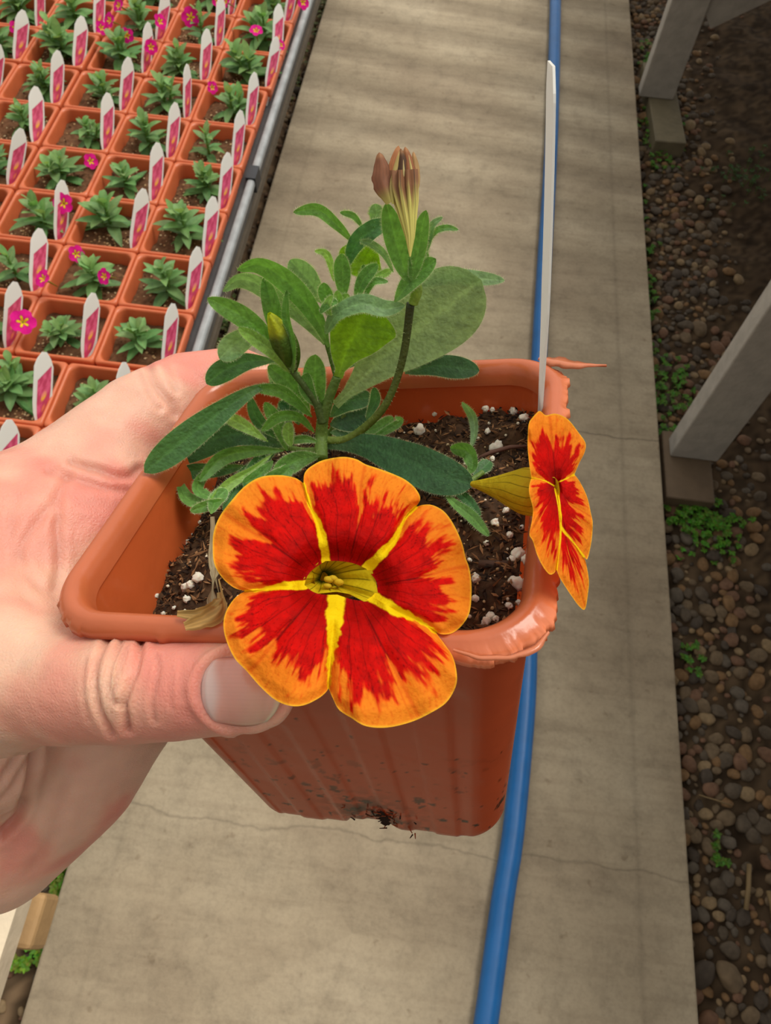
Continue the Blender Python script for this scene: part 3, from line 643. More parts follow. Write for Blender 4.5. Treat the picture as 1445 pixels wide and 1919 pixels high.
# foliage: midrib points measured in the close-up, width, height above the general plant depth in mm
LV = [
    ([(640, 860), (560, 700), (610, 610)], 120, -6, 10, .1, 'grey', .6), ([(700, 840), (682, 740), (684, 628)], 90, 1, 15, .3, 'mid', .6), ([(690, 830), (650, 760), (655, 700)], 60, 2, 20, .3, 'mid', .6),
    ([(1030, 700), (1150, 672), (1318, 690)], 88, -5, 10, .12, 'deep', .7), ([(760, 690), (850, 640), (960, 625)], 60, -6, 10, .1, 'dark', .6),
    ([(1080, 362), (1220, 328), (1330, 336), (1416, 342)], 62, -4, 25, .1, 'grey', .5), 
    ([(760, 825), (850, 735), (960, 625), (1150, 475), (1325, 340)], 300, [0, 0, 0, -1, -2], 0, .10, 'under', 1.08),
    ([(890, 960), (1010, 890), (990, 870)], 30, 2, 0, .2, 'mid', .6), ([(870, 930), (940, 905), (985, 870)], 48, 1, 10, .2, 'mid', .6), ([(880, 880), (915, 810), (912, 755)], 42, 0, 20, .3, 'dark', .6),
    ([(740, 870), (810, 810), (905, 795)], 80, -2, 10, .15, 'dark', .7), ([(740, 900), (820, 880), (900, 850)], 100, -2, 10, .15, 'deep', .7), ([(740, 930), (820, 930), (900, 905)], 60, -1, 10, .15, 'dark', .7),
    # behind the left stem
    ([(660, 860), (590, 745), (500, 672)], 78, 0, 10, .15, 'mid', .6), ([(530, 652), (420, 655), (330, 690), (262, 742)], 88, [0, 0, 1, 2], 10, .15, 'dark', .75), ([(520, 560), (440, 552), (370, 590), (312, 645)], 95, [0, 0, 0, 3], 15, .15, 'grey', .8),
    ([(600, 685), (500, 572), (400, 480), (265, 410)], 84, [1, 3, 4, 5], 15, .25, 'mid', .7),
    ([(720, 590), (650, 500), (570, 430), (450, 352), (380, 342), (325, 385)], 88, [0, 1, 2, 3, 4, 6], [20, 20, 30, 40, 50], .25, 'grey', .7),
    ([(710, 430), (660, 345), (585, 262)], 100, -3, 25, .2, 'grey', .7),
    ([(735, 600), (695, 500), (625, 400), (540, 320), (460, 282), (380, 302)], 92, [2, 3, 5, 6, 7, 8], [15, 15, 20, 35, 45], .25, 'mid', .65),
    # top cluster
    ([(830, 195), (765, 125), (690, 68), (598, 78)], 48, [0, 1, 1, 2], 15, .25, 'mid', .6), ([(865, 135), (830, 92), (778, 78)], 24, 0, 10, .2, 'mid', .5), ([(905, 130), (920, 90), (915, 45)], 55, -2, 10, .2, 'grey', .6),
    ([(940, 335), (900, 300), (850, 240), (835, 190)], 150, -1, 10, .25, 'bright', .8), ([(800, 300), (840, 200), (900, 150), (975, 118)], 75, [0, 1, 3, 4], 20, .25, 'dark', .7),
    ([(985, 310), (950, 240), (900, 200), (855, 190)], 30, 4, 20, .2, 'grey', .6), ([(900, 330), (940, 320), (980, 300)], 28, 1, 10, .2, 'light', .6),
    ([(755, 345), (740, 270), (720, 235), (680, 228)], 28, 1, 10, .2, 'light', .6), ([(790, 410), (788, 310), (786, 238)], 66, 3, 15, .3, 'mid', .55), ([(840, 420), (868, 340), (925, 278)], 52, 3, 15, .3, 'mid', .6),
    ([(870, 420), (905, 350), (965, 346)], 28, 3, 20, .2, 'mid', .6), ([(755, 460), (725, 400), (715, 350)], 55, 2, 10, .3, 'mid', .6), ([(765, 480), (742, 450), (735, 425)], 50, 5, 15, .3, 'light', .6), ([(775, 480), (790, 430), (812, 395)], 45, 4, 10, .3, 'light', .6),
    ([(775, 470), (830, 430), (880, 405)], 40, 4, 10, .3, 'mid', .6), ([(745, 480), (730, 440), (750, 400)], 30, 6, 30, .3, 'light', .6),
    ([(760, 500), (775, 440), (768, 380)], 42, 4, 20, .3, 'light', .6), ([(850, 400), (880, 330), (870, 280)], 40, 1, 20, .3, 'mid', .6), ([(700, 470), (735, 430), (770, 425)], 34, 6, 20, .3, 'mid', .6),
    # cup leaf and its rolled tip
    ([(772, 716), (800, 620), (845, 530), (885, 425)], 300, [2, 2, 3, 3], 5, .30, 'bright', 1.25), ([(722, 548), (770, 470), (860, 432), (950, 450), (1030, 438)], 74, [5, 6.5, 7, 7, 6], [20, 25, 20, 10], .3, 'grey', .5),
    ([(990, 425), (1060, 335), (1150, 258)], 76, 8, 15, .3, 'mid', .65),
    # lower left
    ([(600, 985), (480, 962), (380, 935), (250, 970), (105, 1040)], 118, [1, 2, 2, 1, 1], 10, .12, 'deep', .85), ([(670, 870), (590, 795), (530, 765), (440, 760)], 52, [2, 4, 5, 5], 25, .3, 'mid', .6),
    ([(520, 740), (440, 768), (330, 840), (180, 955), (22, 1085)], 112, [3, 6, 9, 13, 17], 5, .16, 'dark', .8), ([(500, 965), (410, 905), (325, 862)], 50, 5, 5, .2, 'light', .8),
    ([(575, 1000), (540, 900), (488, 812)], 55, 3, 15, .3, 'mid', .6), ([(590, 985), (578, 940), (582, 890)], 42, 4, 10, .3, 'light', .6), ([(680, 930), (620, 872), (545, 868), (475, 925)], 46, [2, 5, 7, 8], 30, .3, 'mid', .6),
    ([(580, 1000), (500, 930), (450, 860), (430, 790)], 50, -1, 10, .2, 'dark', .6), ([(600, 960), (560, 860), (575, 800)], 50, 0, 10, .3, 'dark', .6), ([(690, 965), (640, 955), (580, 965)], 30, 3, 10, .3, 'mid', .5),
    ([(620, 900), (600, 840), (540, 815)], 60, 0, 10, .3, 'dark', .6), ([(560, 990), (500, 1010), (440, 1090), (420, 1160)], 66, 0, 10, .3, 'dark', .7),
    ([(560, 1000), (430, 1002), (320, 1030), (235, 1120)], 58, [3, 4, 4, 4], 15, .3, 'mid', .7), ([(420, 1060), (300, 1075), (190, 1085), (130, 1140)], 64, [0, 0, 1, 1], 20, .2, 'dark', .7),
    ([(150, 1100), (185, 1180), (240, 1200), (300, 1190)], 60, 1, 30, .3, 'mid', .6), ([(300, 1060), (250, 1100), (230, 1150), (290, 1190)], 50, 3, 30, .3, 'mid', .6), ([(520, 1010), (440, 1075), (350, 1130), (270, 1215)], 44, 3, 15, .35, 'light', .75),
    ([(280, 1245), (300, 1190), (340, 1150)], 56, 3, 10, .3, 'mid', .6), ([(330, 1190), (270, 1210), (200, 1235)], 40, 3, 10, .3, 'mid', .6), ([(700, 1020), (620, 1035), (520, 1090)], 76, 3, 10, .2, 'mid', .7), ([(480, 1030), (420, 1080), (370, 1160), (330, 1240)], 60, -1, 10, .2, 'dark', .6),
    ([(600, 1040), (560, 1090), (480, 1120)], 60, 2, 10, .2, 'mid', .6), ([(520, 1040), (460, 1100), (400, 1130)], 50, 1, 10, .2, 'mid', .6),
    # big right leaf over the soil
    ([(715, 990), (800, 975), (900, 985), (1060, 1050), (1180, 1100), (1296, 1130)], 158, [1, 3, 5, 6, 6, 5], 5, .10, 'deep', .8),
]
for L_ in LV:
    pts, wd, off, roll, fold, hue, shp = L_
    leaf(pts, wd, off, roll, fold, hue, shp)
C2 = lambda p: (700 + p[0] / 3.096, 620 + p[1] / 3.096)
leaf([(565, 690), (585, 600), (575, 500), (515, 412)], 19, [2, 5, 7, 8], 35, .3, 'grey', .6, conv=C2)
leaf([(530, 845), (575, 780), (545, 700), (445, 682)], 32, [2, 5, 8, 8], 30, .3, 'mid', .7, conv=C2)
leaf([(580, 845), (630, 800), (678, 755)], 26, 1, 20, .3, 'dark', .7, conv=C2)
leaf([(400, 925), (470, 1000), (570, 1080), (670, 1192)], 22, [1, 1, 0, 0], 10, .3, 'mid', .7, conv=C2)
leaf([(430, 925), (520, 960), (620, 1080)], 20, 0, 10, .3, 'dark', .7, conv=C2)
stem([(570, 850), (480, 860), (400, 930)], [5, 5, 5], 1, conv=C2, hair=20)

# closed bud beside the left stem
def bud():
    b = MB(); A, B_ = np.array([*K((600, 690)), pdepth(*K((600, 690))) - .0015]), np.array([*K((505, 470)), pdepth(*K((505, 470))) - .006])
    n, m = 30, 26; t = np.linspace(0, 1, n); q = A[None] * (1 - t[:, None]) + B_[None] * t[:, None]; q[:, 0] += 6 * np.sin(t * math.pi)
    P = at(q[:, 0], q[:, 1], q[:, 2]); T = np.gradient(P, axis=0); T /= np.linalg.norm(T, axis=1)[:, None]; a = np.cross(T, [0, 0, 1.]); a /= np.linalg.norm(a, axis=1)[:, None]; c = np.cross(T, a)
    rr = (np.sin(t * math.pi * .93 + .12) ** .75) * .0031 * (1 - .22 * t)
    th = np.linspace(0, 2 * math.pi, m, endpoint=False); rib = 1 + .10 * np.cos(5 * th)
    G = P[:, None] + (rr[:, None] * rib)[..., None] * (a[:, None] * np.cos(th)[None, :, None] + c[:, None] * np.sin(th)[None, :, None])
    k = sm(.62, .8, t)[:, None, None]; C = lin(84, 116, 36) * (1 - k) + lin(190, 196, 40) * k; C = C * (.8 + .3 * (.5 + .5 * np.cos(5 * th))[None, :, None])
    b.grid(G, C, close=True); o = b.build('flower_bud', M['leaf'], PLANT); o['label'] = 'closed green bud with a yellow tip'
bud()
for L_ in [([(585, 700), (560, 600), (515, 440), (488, 325)], 76, [2, 3, 4, 4], 20, .3, 'mid', .6), ([(595, 700), (596, 600), (572, 480), (574, 378)], 38, [4, 6, 6, 6], 35, .3, 'mid', .5), ([(598, 700), (585, 640), (560, 570), (552, 510)], 48, [3.5, 5, 5.5, 6], 15, .3, 'mid', .6), ([(585, 700), (520, 620), (440, 560), (385, 525)], 56, [3, 5, 5, 5], 20, .25, 'light', .6)]:
    leaf(*L_[:2], *L_[2:])

# wilted flower on top: folded corolla with calyx lobes
WC = lambda p: (680 + p[0] / 6.19, 250 + p[1] / 6.19)
def wilted():
    d0 = .1315; root = MB()
    n, m = 40, 300; t = np.linspace(0, 1, n); th = np.linspace(0, 2 * math.pi, m, endpoint=False)
    cx = np.interp(t, [0, .23, .43, .62, .82, 1], [548, 548, 527, 505, 478, 472]); cy = np.interp(t, [0, 1], [1430, 420])
    rx = np.interp(t, [0, .23, .43, .62, .82, 1], [8, 55, 96, 130, 148, 140])
    X, Y = WC((cx, cy)); D = d0 - .0005 * t; P = at(X, Y, D); T = np.gradient(P, axis=0); T /= np.linalg.norm(T, axis=1)[:, None]; vw = CAM - P; vw /= np.linalg.norm(vw, axis=1)[:, None]
    S = np.cross(T, vw); S /= np.linalg.norm(S, axis=1)[:, None]; rr = rx / 6.19 * D / F
    rib = 1 + (.05 + .14 * sm(.3, 1, t))[:, None] * np.cos(10 * th)[None]
    G = P[:, None] + (rr[:, None] * rib)[..., None] * (S[:, None] * np.cos(th)[None, :, None] + vw[:, None] * np.sin(th)[None, :, None])
    k = sm(.50, .85, t[:, None] + .10 * np.cos(10 * th + 3.14)[None])[..., None]; C = lin(214, 206, 110) * (1 - k) + lin(142, 96, 62) * k
    ln = np.clip(np.cos(17 * th + .5), 0, 1) ** 14; C = C * (1 - .8 * ln[None, :, None] * sm(0, .1, t)[:, None, None])
    root.grid(G, C, close=True); f = root.build('wilted_flower', M['fiber'], PLANT); f['label'] = 'withered folded flower, yellow striped tube with brown orange tip'
    # withered petals: tapering folded blades
    PT = [([(330, 800), (225, 560), (215, 400), (190, 220)], 240, (150, 98, 70), 2.0, 250), ([(420, 780), (385, 560), (385, 330), (415, 142)], 190, (200, 130, 82), .6, 250), ([(470, 760), (450, 520), (455, 330), (440, 175)], 150, (96, 66, 44), 1.6, 120),
          ([(530, 760), (535, 520), (520, 330), (490, 155)], 165, (168, 106, 66), 1.3, 160), ([(575, 780), (600, 560), (605, 380), (585, 210)], 130, (190, 150, 96), .5, 120), ([(350, 820), (340, 600), (385, 380), (425, 200)], 60, (208, 186, 112), 2.4, 90), ([(540, 900), (500, 650), (478, 480), (470, 300)], 34, (232, 216, 150), 2.7, 90), ([(600, 850), (585, 620), (565, 430), (530, 240)], 34, (226, 208, 130), 2.3, 90)]
    for pts, wd, c, off, _ in PT:
        q = catmull([(*WC(p), d0 - off / 1000 * (.4 + .6 * i / 3)) for i, p in enumerate(pts)], 26); P = at(q[:, 0], q[:, 1], q[:, 2]); T = np.gradient(P, axis=0); T /= np.linalg.norm(T, axis=1)[:, None]
        vw = CAM - P; vw /= np.linalg.norm(vw, axis=1)[:, None]; S = np.cross(T, vw); t = np.linspace(0, 1, 26); hw = (np.sin(np.clip(t * .87 + .12, 0, 1) * math.pi) ** .7) * (1 + .18 * (vnoise(np.stack([t * 14, t * 0 + wd], -1), 1, 5) - .5)) * wd / 6.19 * .5 * q[:, 2] / F; hw[-1] *= .25
        v = np.linspace(-1, 1, 11); G = P[:, None] + S[:, None] * (hw[:, None] * v)[..., None] + vw[:, None] * (hw[:, None] * (-.55 * np.abs(v) ** 1.3 + .06 * np.sin(v * 14)))[..., None]
        nz = fbm(G, 900, 3, 60)[..., None]; vn = (.5 + .5 * np.cos(v * 16))[None, :, None]
        C = lin(*c) * (.72 + .4 * nz) * (.82 + .2 * vn); k = sm(.35, 0, t)[:, None, None]; C = C * (1 - k) + lin(190, 180, 96) * k; k = np.exp(-((t - .95) / .06) ** 2)[:, None, None] * .4; C = C * (1 - k) + lin(225, 170, 120) * k
        bb = MB(); bb.grid(G, C); bb.build('withered_petal', M['fiber'], f)
    calyx = stem([(1062, 432), (1075, 380), (1060, 320)], [9, 11, 9], 7, (150, 176, 76), name='calyx', hair=20)
    for pts, wd, off, roll, fold, hue, shp in [([(1050, 350), (1015, 260), (985, 150), (958, 42)], 84, 8, 10, .3, 'mid', .45), ([(1055, 345), (1080, 230), (1095, 140), (1112, 70)], 64, 8.5, 10, .3, 'mid', .45), ([(1095, 270), (1118, 200), (1135, 130), (1176, 96)], 30, 6, 20, .3, 'grey', .5), ([(1110, 215), (1145, 155), (1190, 138), (1237, 146)], 24, 6, 15, .3, 'mid', .6), ([(1060, 360), (1100, 300), (1112, 220)], 40, 5, 20, .3, 'mid', .5)]:
        leaf(pts, wd, off, roll, fold, hue, shp, name='calyx_lobe', parent=calyx)
wilted()

# open flowers
def flower(center, sinus, bounds, outers, depthf, conv, tubepath, name, label, scale, shrink=1., seam=.45, edge_dark=1.0, seed=1, armw=(34, 26, 38, 42, 26)):
    """bounds[i]: pixel line throat -> sinus i ; outers[i]: outline of the petal between bounds[i] and bounds[i+1]"""
    nb = len(bounds); B = [resample(catmull([conv(p) for p in b], 40), 60) for b in bounds]
    tb = MB()
    q = catmull([(*conv(p[:2]), p[2]) for p in tubepath], 24); P = at(q[:, 0], q[:, 1], q[:, 2]); T = np.gradient(P, axis=0); T /= np.linalg.norm(T, axis=1)[:, None]; up = np.array([0, 0, 1.]); a = np.cross(T, up); a /= np.linalg.norm(a, axis=1)[:, None]; c = np.cross(T, a)
    rr = np.interp(np.linspace(0, 1, 24), np.linspace(0, 1, len(scale)), scale) * q[:, 2] / F; th = np.linspace(0, 2 * math.pi, 300, endpoint=False)
    G = P[:, None] + (rr[:, None] * (1 + .03 * np.cos(5 * th)))[..., None] * (a[:, None] * np.cos(th)[None, :, None] + c[:, None] * np.sin(th)[None, :, None])
    ln = np.clip(np.cos(15 * th), 0, 1) ** 34; C = lin(198, 178, 34) * np.ones((24, 300, 1)) * (.9 + .2 * fbm(G, 800, 3, 7)[..., None]); C = C * (1 - .8 * ln[None, :, None] * sm(0, .08, np.linspace(0, 1, 24))[:, None, None])
    tb.grid(G, C, close=True); root = tb.build(name, M['petal'], PLANT); root['label'] = label
    for i in range(nb):
        Lc, Rc = B[i], B[(i + 1) % nb]; ns, nt = 110, 120
        out = resample(np.array([Lc[-1]] + [list(conv(p)) for p in outers[i]] + [Rc[-1]]), 14); out = np.array(outers[i]) ; out = np.vstack([Lc[-1], [conv(p) for p in outers[i]], Rc[-1]])
        O = resample(catmull(out, 120), ns); s = np.linspace(0, 1, ns); t = np.linspace(0, 1, nt) ** .9
        inn = np.stack([np.interp(s, [0, 1], [Lc[0][k], Rc[0][k]]) for k in (0, 1)], 1)
        bul = conv(center); mid = inn.mean(0); inn += (np.sin(s * math.pi) * .25)[:, None] * (mid - np.array(bul))[None] * 1.0
        Lt = np.stack([np.interp(t, np.linspace(0, 1, 60), Lc[:, k]) for k in (0, 1)], 1); Rt = np.stack([np.interp(t, np.linspace(0, 1, 60), Rc[:, k]) for k in (0, 1)], 1)
        S_, T_ = s[:, None, None], t[None, :, None]
        XY = (1 - T_) * inn[:, None] + T_ * O[:, None] + (1 - S_) * (Lt[None] - ((1 - T_) * Lc[0] + T_ * Lc[-1])) + S_ * (Rt[None] - ((1 - T_) * Rc[0] + T_ * Rc[-1]))
        x, y = XY[..., 0], XY[..., 1]
        dl = polydist(x, y, Lc); dr = polydist(x, y, Rc); db = np.minimum(dl, dr); sz = polydist(np.array([O[ns // 2][0]]), np.array([O[ns // 2][1]]), [bul, (bul[0] + 1, bul[1])])[0]
        S2, T2 = s[:, None] * np.ones(nt), t[None] * np.ones((ns, 1)); asp = np.stack([S2 * 9 + i * 13, T2 * 2.2], -1)
        n1 = fbm(asp, 1.6, 3, seed * 7 + i); nj = fbm(np.stack([S2 * 16 + i * 9, T2 * 3], -1), 1.8, 3, seed + 31); nf = fbm(np.stack([x, y], -1), .06, 4, seed + 5)
        # depth: throat recessed, surface arching, edges slightly rolled and ruffled, crease along petal midline
        D = depthf(x, y) + shrink * (.0042 * np.exp(-(T2 / .16) ** 2) - .0008 * np.sin(T2 * math.pi) * np.sin(S2 * math.pi) + .0008 * sm(.86, 1, T2) + .0012 * np.exp(-(db / 9) ** 2) * sm(.1, .4, T2) * (T2 < 1.1)
             + .0006 * np.exp(-((S2 - .5) / .05) ** 2) * sm(.2, .5, T2) + .0012 * sm(.6, 1, T2) * (vnoise(np.stack([S2 * 9 + i * 5, T2 * 0], -1), 1, seed + 3) - .5) * 2)
        # colour: deep red heart, jagged border to orange, yellow rim and yellow star arms
        tr = .74 + .07 * np.sin(S2 * math.pi * 2 + i) * .6 - .24 * np.exp(-((S2 - .5) / .035) ** 2) - .26 * (sm(.07, 0, S2) + sm(.93, 1, S2)) - .10 * (sm(.2, 0, S2) + sm(.8, 1, S2)) + .46 * (nj - .5)+ .30 * (fbm(np.stack([S2 * 44 + i * 9, T2 * 6], -1), 1., 2, seed + 37) - .5)
        red = sm(.05, -.05, T2 - tr)
        jj = np.stack([x, y], -1)
        vr = np.abs(fbm(np.stack([S2 * 7 + .5 * n1 + i * 3, T2 * 1.3], -1), 1.7, 3, seed + 77) - .5); wp_ = S2 + .05 * (fbm(np.stack([S2 * 5 + i, T2 * 4], -1), 1., 2, seed + 70) - .5) * 2
        fr = lambda q_: np.abs((q_ % 1) - .5) * 2
        v1 = np.exp(-((1 - fr(wp_ * 7 + .25)) / (.05 + .05 * (1 - T2))) ** 2); v2 = np.exp(-((1 - fr(wp_ * 15 + .5 + .12 * np.sin(T2 * 20 + i))) / .07) ** 2) * sm(.25, .4, T2) * .7; v3 = np.exp(-((1 - fr(wp_ * 31 + .3 * np.sin(T2 * 31))) / .10) ** 2) * sm(.45, .6, T2) * .45
        vein = np.clip(v1 * .75 + v2 + v3, 0, 1) * (.45 + .9 * n1) + np.exp(-(vr / .016) ** 2) * .25 + np.exp(-((S2 - .5) / .012) ** 2) * sm(.02, .15, T2) * 1.0
        vw2 = np.abs(fbm(np.stack([x, y], -1), .045, 2, seed + 80) - .5); vein2 = np.exp(-(vw2 / .03) ** 2) * .25
        redc = lin(206, 10, 4)[None, None] * (1 - sm(.5, .05, T2)[..., None] * .55) + lin(120, 0, 4) * (sm(.5, .05, T2)[..., None] * .40); redc = redc * (.70 + .6 * nf[..., None])
        redc = redc * (1 - .66 * np.clip(vein + vein2, 0, 1)[..., None] * edge_dark)
        org = lin(240, 132, 30) * (1 - .35 * sm(.72, .98, T2 + .1 * (nf - .5))[..., None]) + lin(246, 160, 44) * .35 * sm(.72, .98, T2)[..., None]
        org = org * (.93 + .14 * nf[..., None]) * (1 - .42 * np.clip(vein, 0, 1)[..., None] * np.array([.35, 1, 1])); org = org * (1 - .35 * vein2[..., None] * np.array([.4, 1, 1]))
        trans_ = sm(.10, -.02, T2 - tr)[..., None]; C = org * (1 - trans_) + lin(232, 70, 14) * trans_; C = C * (1 - red[..., None]) + redc * red[..., None]
        rim = sm(.975, 1.0, T2 + .01 * (nf - .5))[..., None]; C = C * (1 - rim * .8) + lin(246, 196, 50) * rim * .8
        for dd, side in ((dl, i), (dr, (i + 1) % nb)):
            W0 = armw[side] * .5; wid = W0 * (1 - sm(.12, .80, T2) * .80) * sm(0, .02, T2 + .02) + 1.2; e = dd + (fbm(jj, .09, 3, seed + 9) - .5) * W0 * .6
            ym = sm(1.0, .72, e / wid) * sm(1.02, .80, T2 * .8); ym = np.maximum(ym, sm(3.2, 1.2, dd) * sm(seam, seam + .25, T2)); ob = sm(2.2, .9, e / wid) * .55 * sm(.45, .65, T2); C = C * (1 - ob[..., None]) + lin(236, 130, 30) * ob[..., None]; C = C * (1 - ym[..., None]) + lin(246, 214, 16) * ym[..., None]
        g = MB(); g.grid(at(x, y, D), C); g.build('petal', M['petal'], root)
    return root
C4 = lambda p: (380 + p[0] / 2.779, 830 + p[1] / 2.779)
fd = lambda x, y: .1165 + (1085 - y) * .000042 + (x - 640) * .000004
f1 = flower((690, 690), None,
    [[(640, 615), (632, 540), (600, 420), (560, 330), (525, 210)], [(850, 655), (920, 590), (1000, 505), (1050, 400), (1112, 333)], [(880, 800), (1000, 868), (1120, 925), (1212, 985)], [(700, 790), (682, 950), (665, 1150), (655, 1278)], [(530, 740), (400, 748), (300, 765), (220, 772)]],
    [[(528, 165), (545, 138), (575, 115), (620, 92), (680, 78), (740, 73), (800, 85), (850, 112), (920, 135), (1000, 165), (1060, 195), (1110, 240), (1133, 290)],
     [(1150, 322), (1200, 325), (1260, 360), (1310, 430), (1350, 520), (1370, 600), (1390, 660), (1400, 760), (1390, 880), (1350, 950), (1300, 990), (1250, 997)],
     [(1260, 1050), (1300, 1110), (1320, 1180), (1320, 1260), (1270, 1350), (1180, 1410), (1080, 1455), (960, 1482), (850, 1475), (770, 1430), (710, 1390), (680, 1335)],
     [(640, 1300), (600, 1332), (530, 1365), (460, 1370), (380, 1340), (300, 1270), (230, 1190), (165, 1120), (120, 1020), (108, 940), (125, 870), (170, 805)],
     [(160, 752), (100, 700), (60, 630), (52, 540), (58, 460), (90, 380), (150, 300), (220, 225), (300, 178), (400, 168), (480, 182)]],
    fd, C4, [(700, 700, .1235), (690, 690, .1255), (650, 680, .130), (610, 640, .142), (600, 600, .158)], 'open_flower', 'open face-on flower, red with orange margins and a yellow star', [44, 40, 34, 24, 14], armw=(17, 19, 24, 34, 17), seed=2)
def throat():
    b = MB(); n = 26; th = np.linspace(0, 2 * math.pi, 360, endpoint=False)
    ring = resample(np.array([C4(p) for p in [(530, 745), (570, 690), (640, 618), (700, 605), (780, 622), (850, 655), (872, 720), (885, 800), (820, 808), (760, 775), (700, 765), (600, 775), (530, 745)]]), 361)[:-1]
    ring = ring.mean(0) + (ring - ring.mean(0)) * 1.2; hole = np.array(C4((624, 700))); G = []; C = []
    for k, t in enumerate(np.linspace(0, 1, n)):
        tt = t ** .8; p = ring * (1 - tt) + (hole + (ring - hole) * np.array([.10, .24])) * tt; d = fd(p[:, 0], p[:, 1]) + .0043 + .0065 * t ** 1.2 + .0003 * np.cos(th * 10)
        G.append(at(p[:, 0], p[:, 1], d)); base = lin(214, 190, 24) * (1 - sm(.5, 1, t)) + lin(70, 96, 20) * sm(.5, 1, t)
        ln = np.clip(np.cos(th * 18 + .8 * np.sin(3 * th) + .8 * math.sin(t * 4)), 0, 1) ** 12 * sm(.02, .12, t) * (1 - .3 * t); C.append(base[None] * (1 - ln[:, None] * .85) * (1 - .1 * vnoise(np.stack([th * 3, th * 0 + t * 9], -1), 1, 3)[:, None]))
    b.grid(np.array(G), np.array(C), close=True); o = b.build('throat', M['petal'], f1)
    for (x, y, dx, dy, s) in [(658, 712, -10, 36, 1), (708, 725, 12, 30, 1.0), (680, 706, 6, 34, .9), (650, 745, -12, 18, .8)]:
        c = MB(); x0, y0 = C4((x - dx * .4, y + dy)); x1, y1 = C4((x, y)); d = .1205
        c.tube(at([x0, (x0 + x1) / 2, x1], [y0, (y0 + y1) / 2 + 1, y1], [d + .003, d + .001, d]), [.00022, .0002, .0002], 8, lin(190, 176, 60))
        P0 = at(x1, y1, d - .0002); c.add(lump(int(x), IV, .3, (1.3, .8, 1)) * .00068 * s + P0, IF, lin(206, 176, 40)); c.build('stamen', M['petal'], f1)
throat()
fd2 = lambda x, y: .1165 + (x - 1043) / 62 * .0120 - (y - 905) * .000022
f2 = flower((1052, 893), None,
    [[(1050, 900), (990, 868), (916, 853)], [(1062, 882), (1100, 866), (1166, 833)], [(1064, 912), (1082, 1060), (1088, 1137), (1150, 1215), (1222, 1312)], [(1056, 915), (1080, 1050), (1085, 1190), (1062, 1385)]],
    [[(905, 780), (895, 680), (896, 600), (902, 535), (925, 500), (958, 466), (975, 470), (1000, 490), (1050, 480), (1100, 495), (1140, 525), (1190, 590), (1230, 650), (1225, 705), (1195, 765)],
     [(1200, 880), (1240, 965), (1262, 1060), (1272, 1120), (1265, 1220), (1242, 1322)],
     [(1236, 1360), (1250, 1450), (1245, 1520), (1228, 1614), (1195, 1600), (1150, 1540), (1110, 1480), (1080, 1430)],
     [(1045, 1408), (1020, 1412), (985, 1370), (950, 1300), (925, 1220), (905, 1180), (920, 1100), (925, 1030), (905, 950), (904, 900)]],
    fd2, C2, [(1040, 930, .1170), (900, 930, .1200), (736, 909, .1255), (572, 888, .1310)], 'side_flower', 'side-facing flower hanging past the right rim, its yellow tube striped brown', [26, 47, 44, 33, 22, 13, 5], shrink=.75, edge_dark=.8, seam=.72, seed=5, armw=(.5, .5, 5, 3))
# dried withered leaf drooping over the front rim
def dried():
    root = MB()
    SH = [([(398, 968), (400, 1010), (396, 1050), (404, 1085), (410, 1110)], 13, .45, .0), ([(404, 1060), (400, 1085), (398, 1110), (396, 1140)], 26, .8, .0012), ([(410, 1085), (416, 1120), (400, 1140), (372, 1152), (332, 1150)], 26, .7, .0018), ([(412, 1110), (414, 1140), (392, 1158), (346, 1174)], 34, .75, .0022)]
    for k, (pts, wd, shp, off) in enumerate(SH):
        q = catmull([(x, y, min(potplane(x, y, -.006 if y < 1100 else .0012), .1495) - off) for x, y in pts], 30); P = at(q[:, 0], q[:, 1], q[:, 2]); T = np.gradient(P, axis=0); T /= np.linalg.norm(T, axis=1)[:, None]; vw = CAM - P; vw /= np.linalg.norm(vw, axis=1)[:, None]; S = np.cross(T, vw)
        t = np.linspace(0, 1, 30); v = np.linspace(-1, 1, 13); hw = (.35 + .65 * np.sin(np.clip(t, .02, .97) * math.pi) ** shp) * wd * .5 * q[:, 2] / F * (1 + .3 * (vnoise(np.stack([t * 9, t * 0 + k], -1), 1, 3) - .5))
        G = P[:, None] + S[:, None] * (hw[:, None] * v)[..., None] + vw[:, None] * (hw[:, None] * (.5 * np.sin(v * 4 + t[:, None] * 5) * .5 + .3 * (fbm(np.stack([v * np.ones((30, 1)) * 2, t[:, None] * 6 * np.ones(13)], -1), 1, 3, k) - .5)))[..., None]
        nz = fbm(G, 700, 3, 61)[..., None]; base = lin(176, 160, 124) if k < 2 else lin(196, 160, 92); C = base * (.7 + .5 * nz) * (.88 + .18 * np.cos(v * 13)[None, :, None]); root.grid(G, C)
    o = root.build('withered_leaf', M['fiber'], PLANT); o['label'] = 'dry tan crumpled leaf hanging over the front rim'
dried()
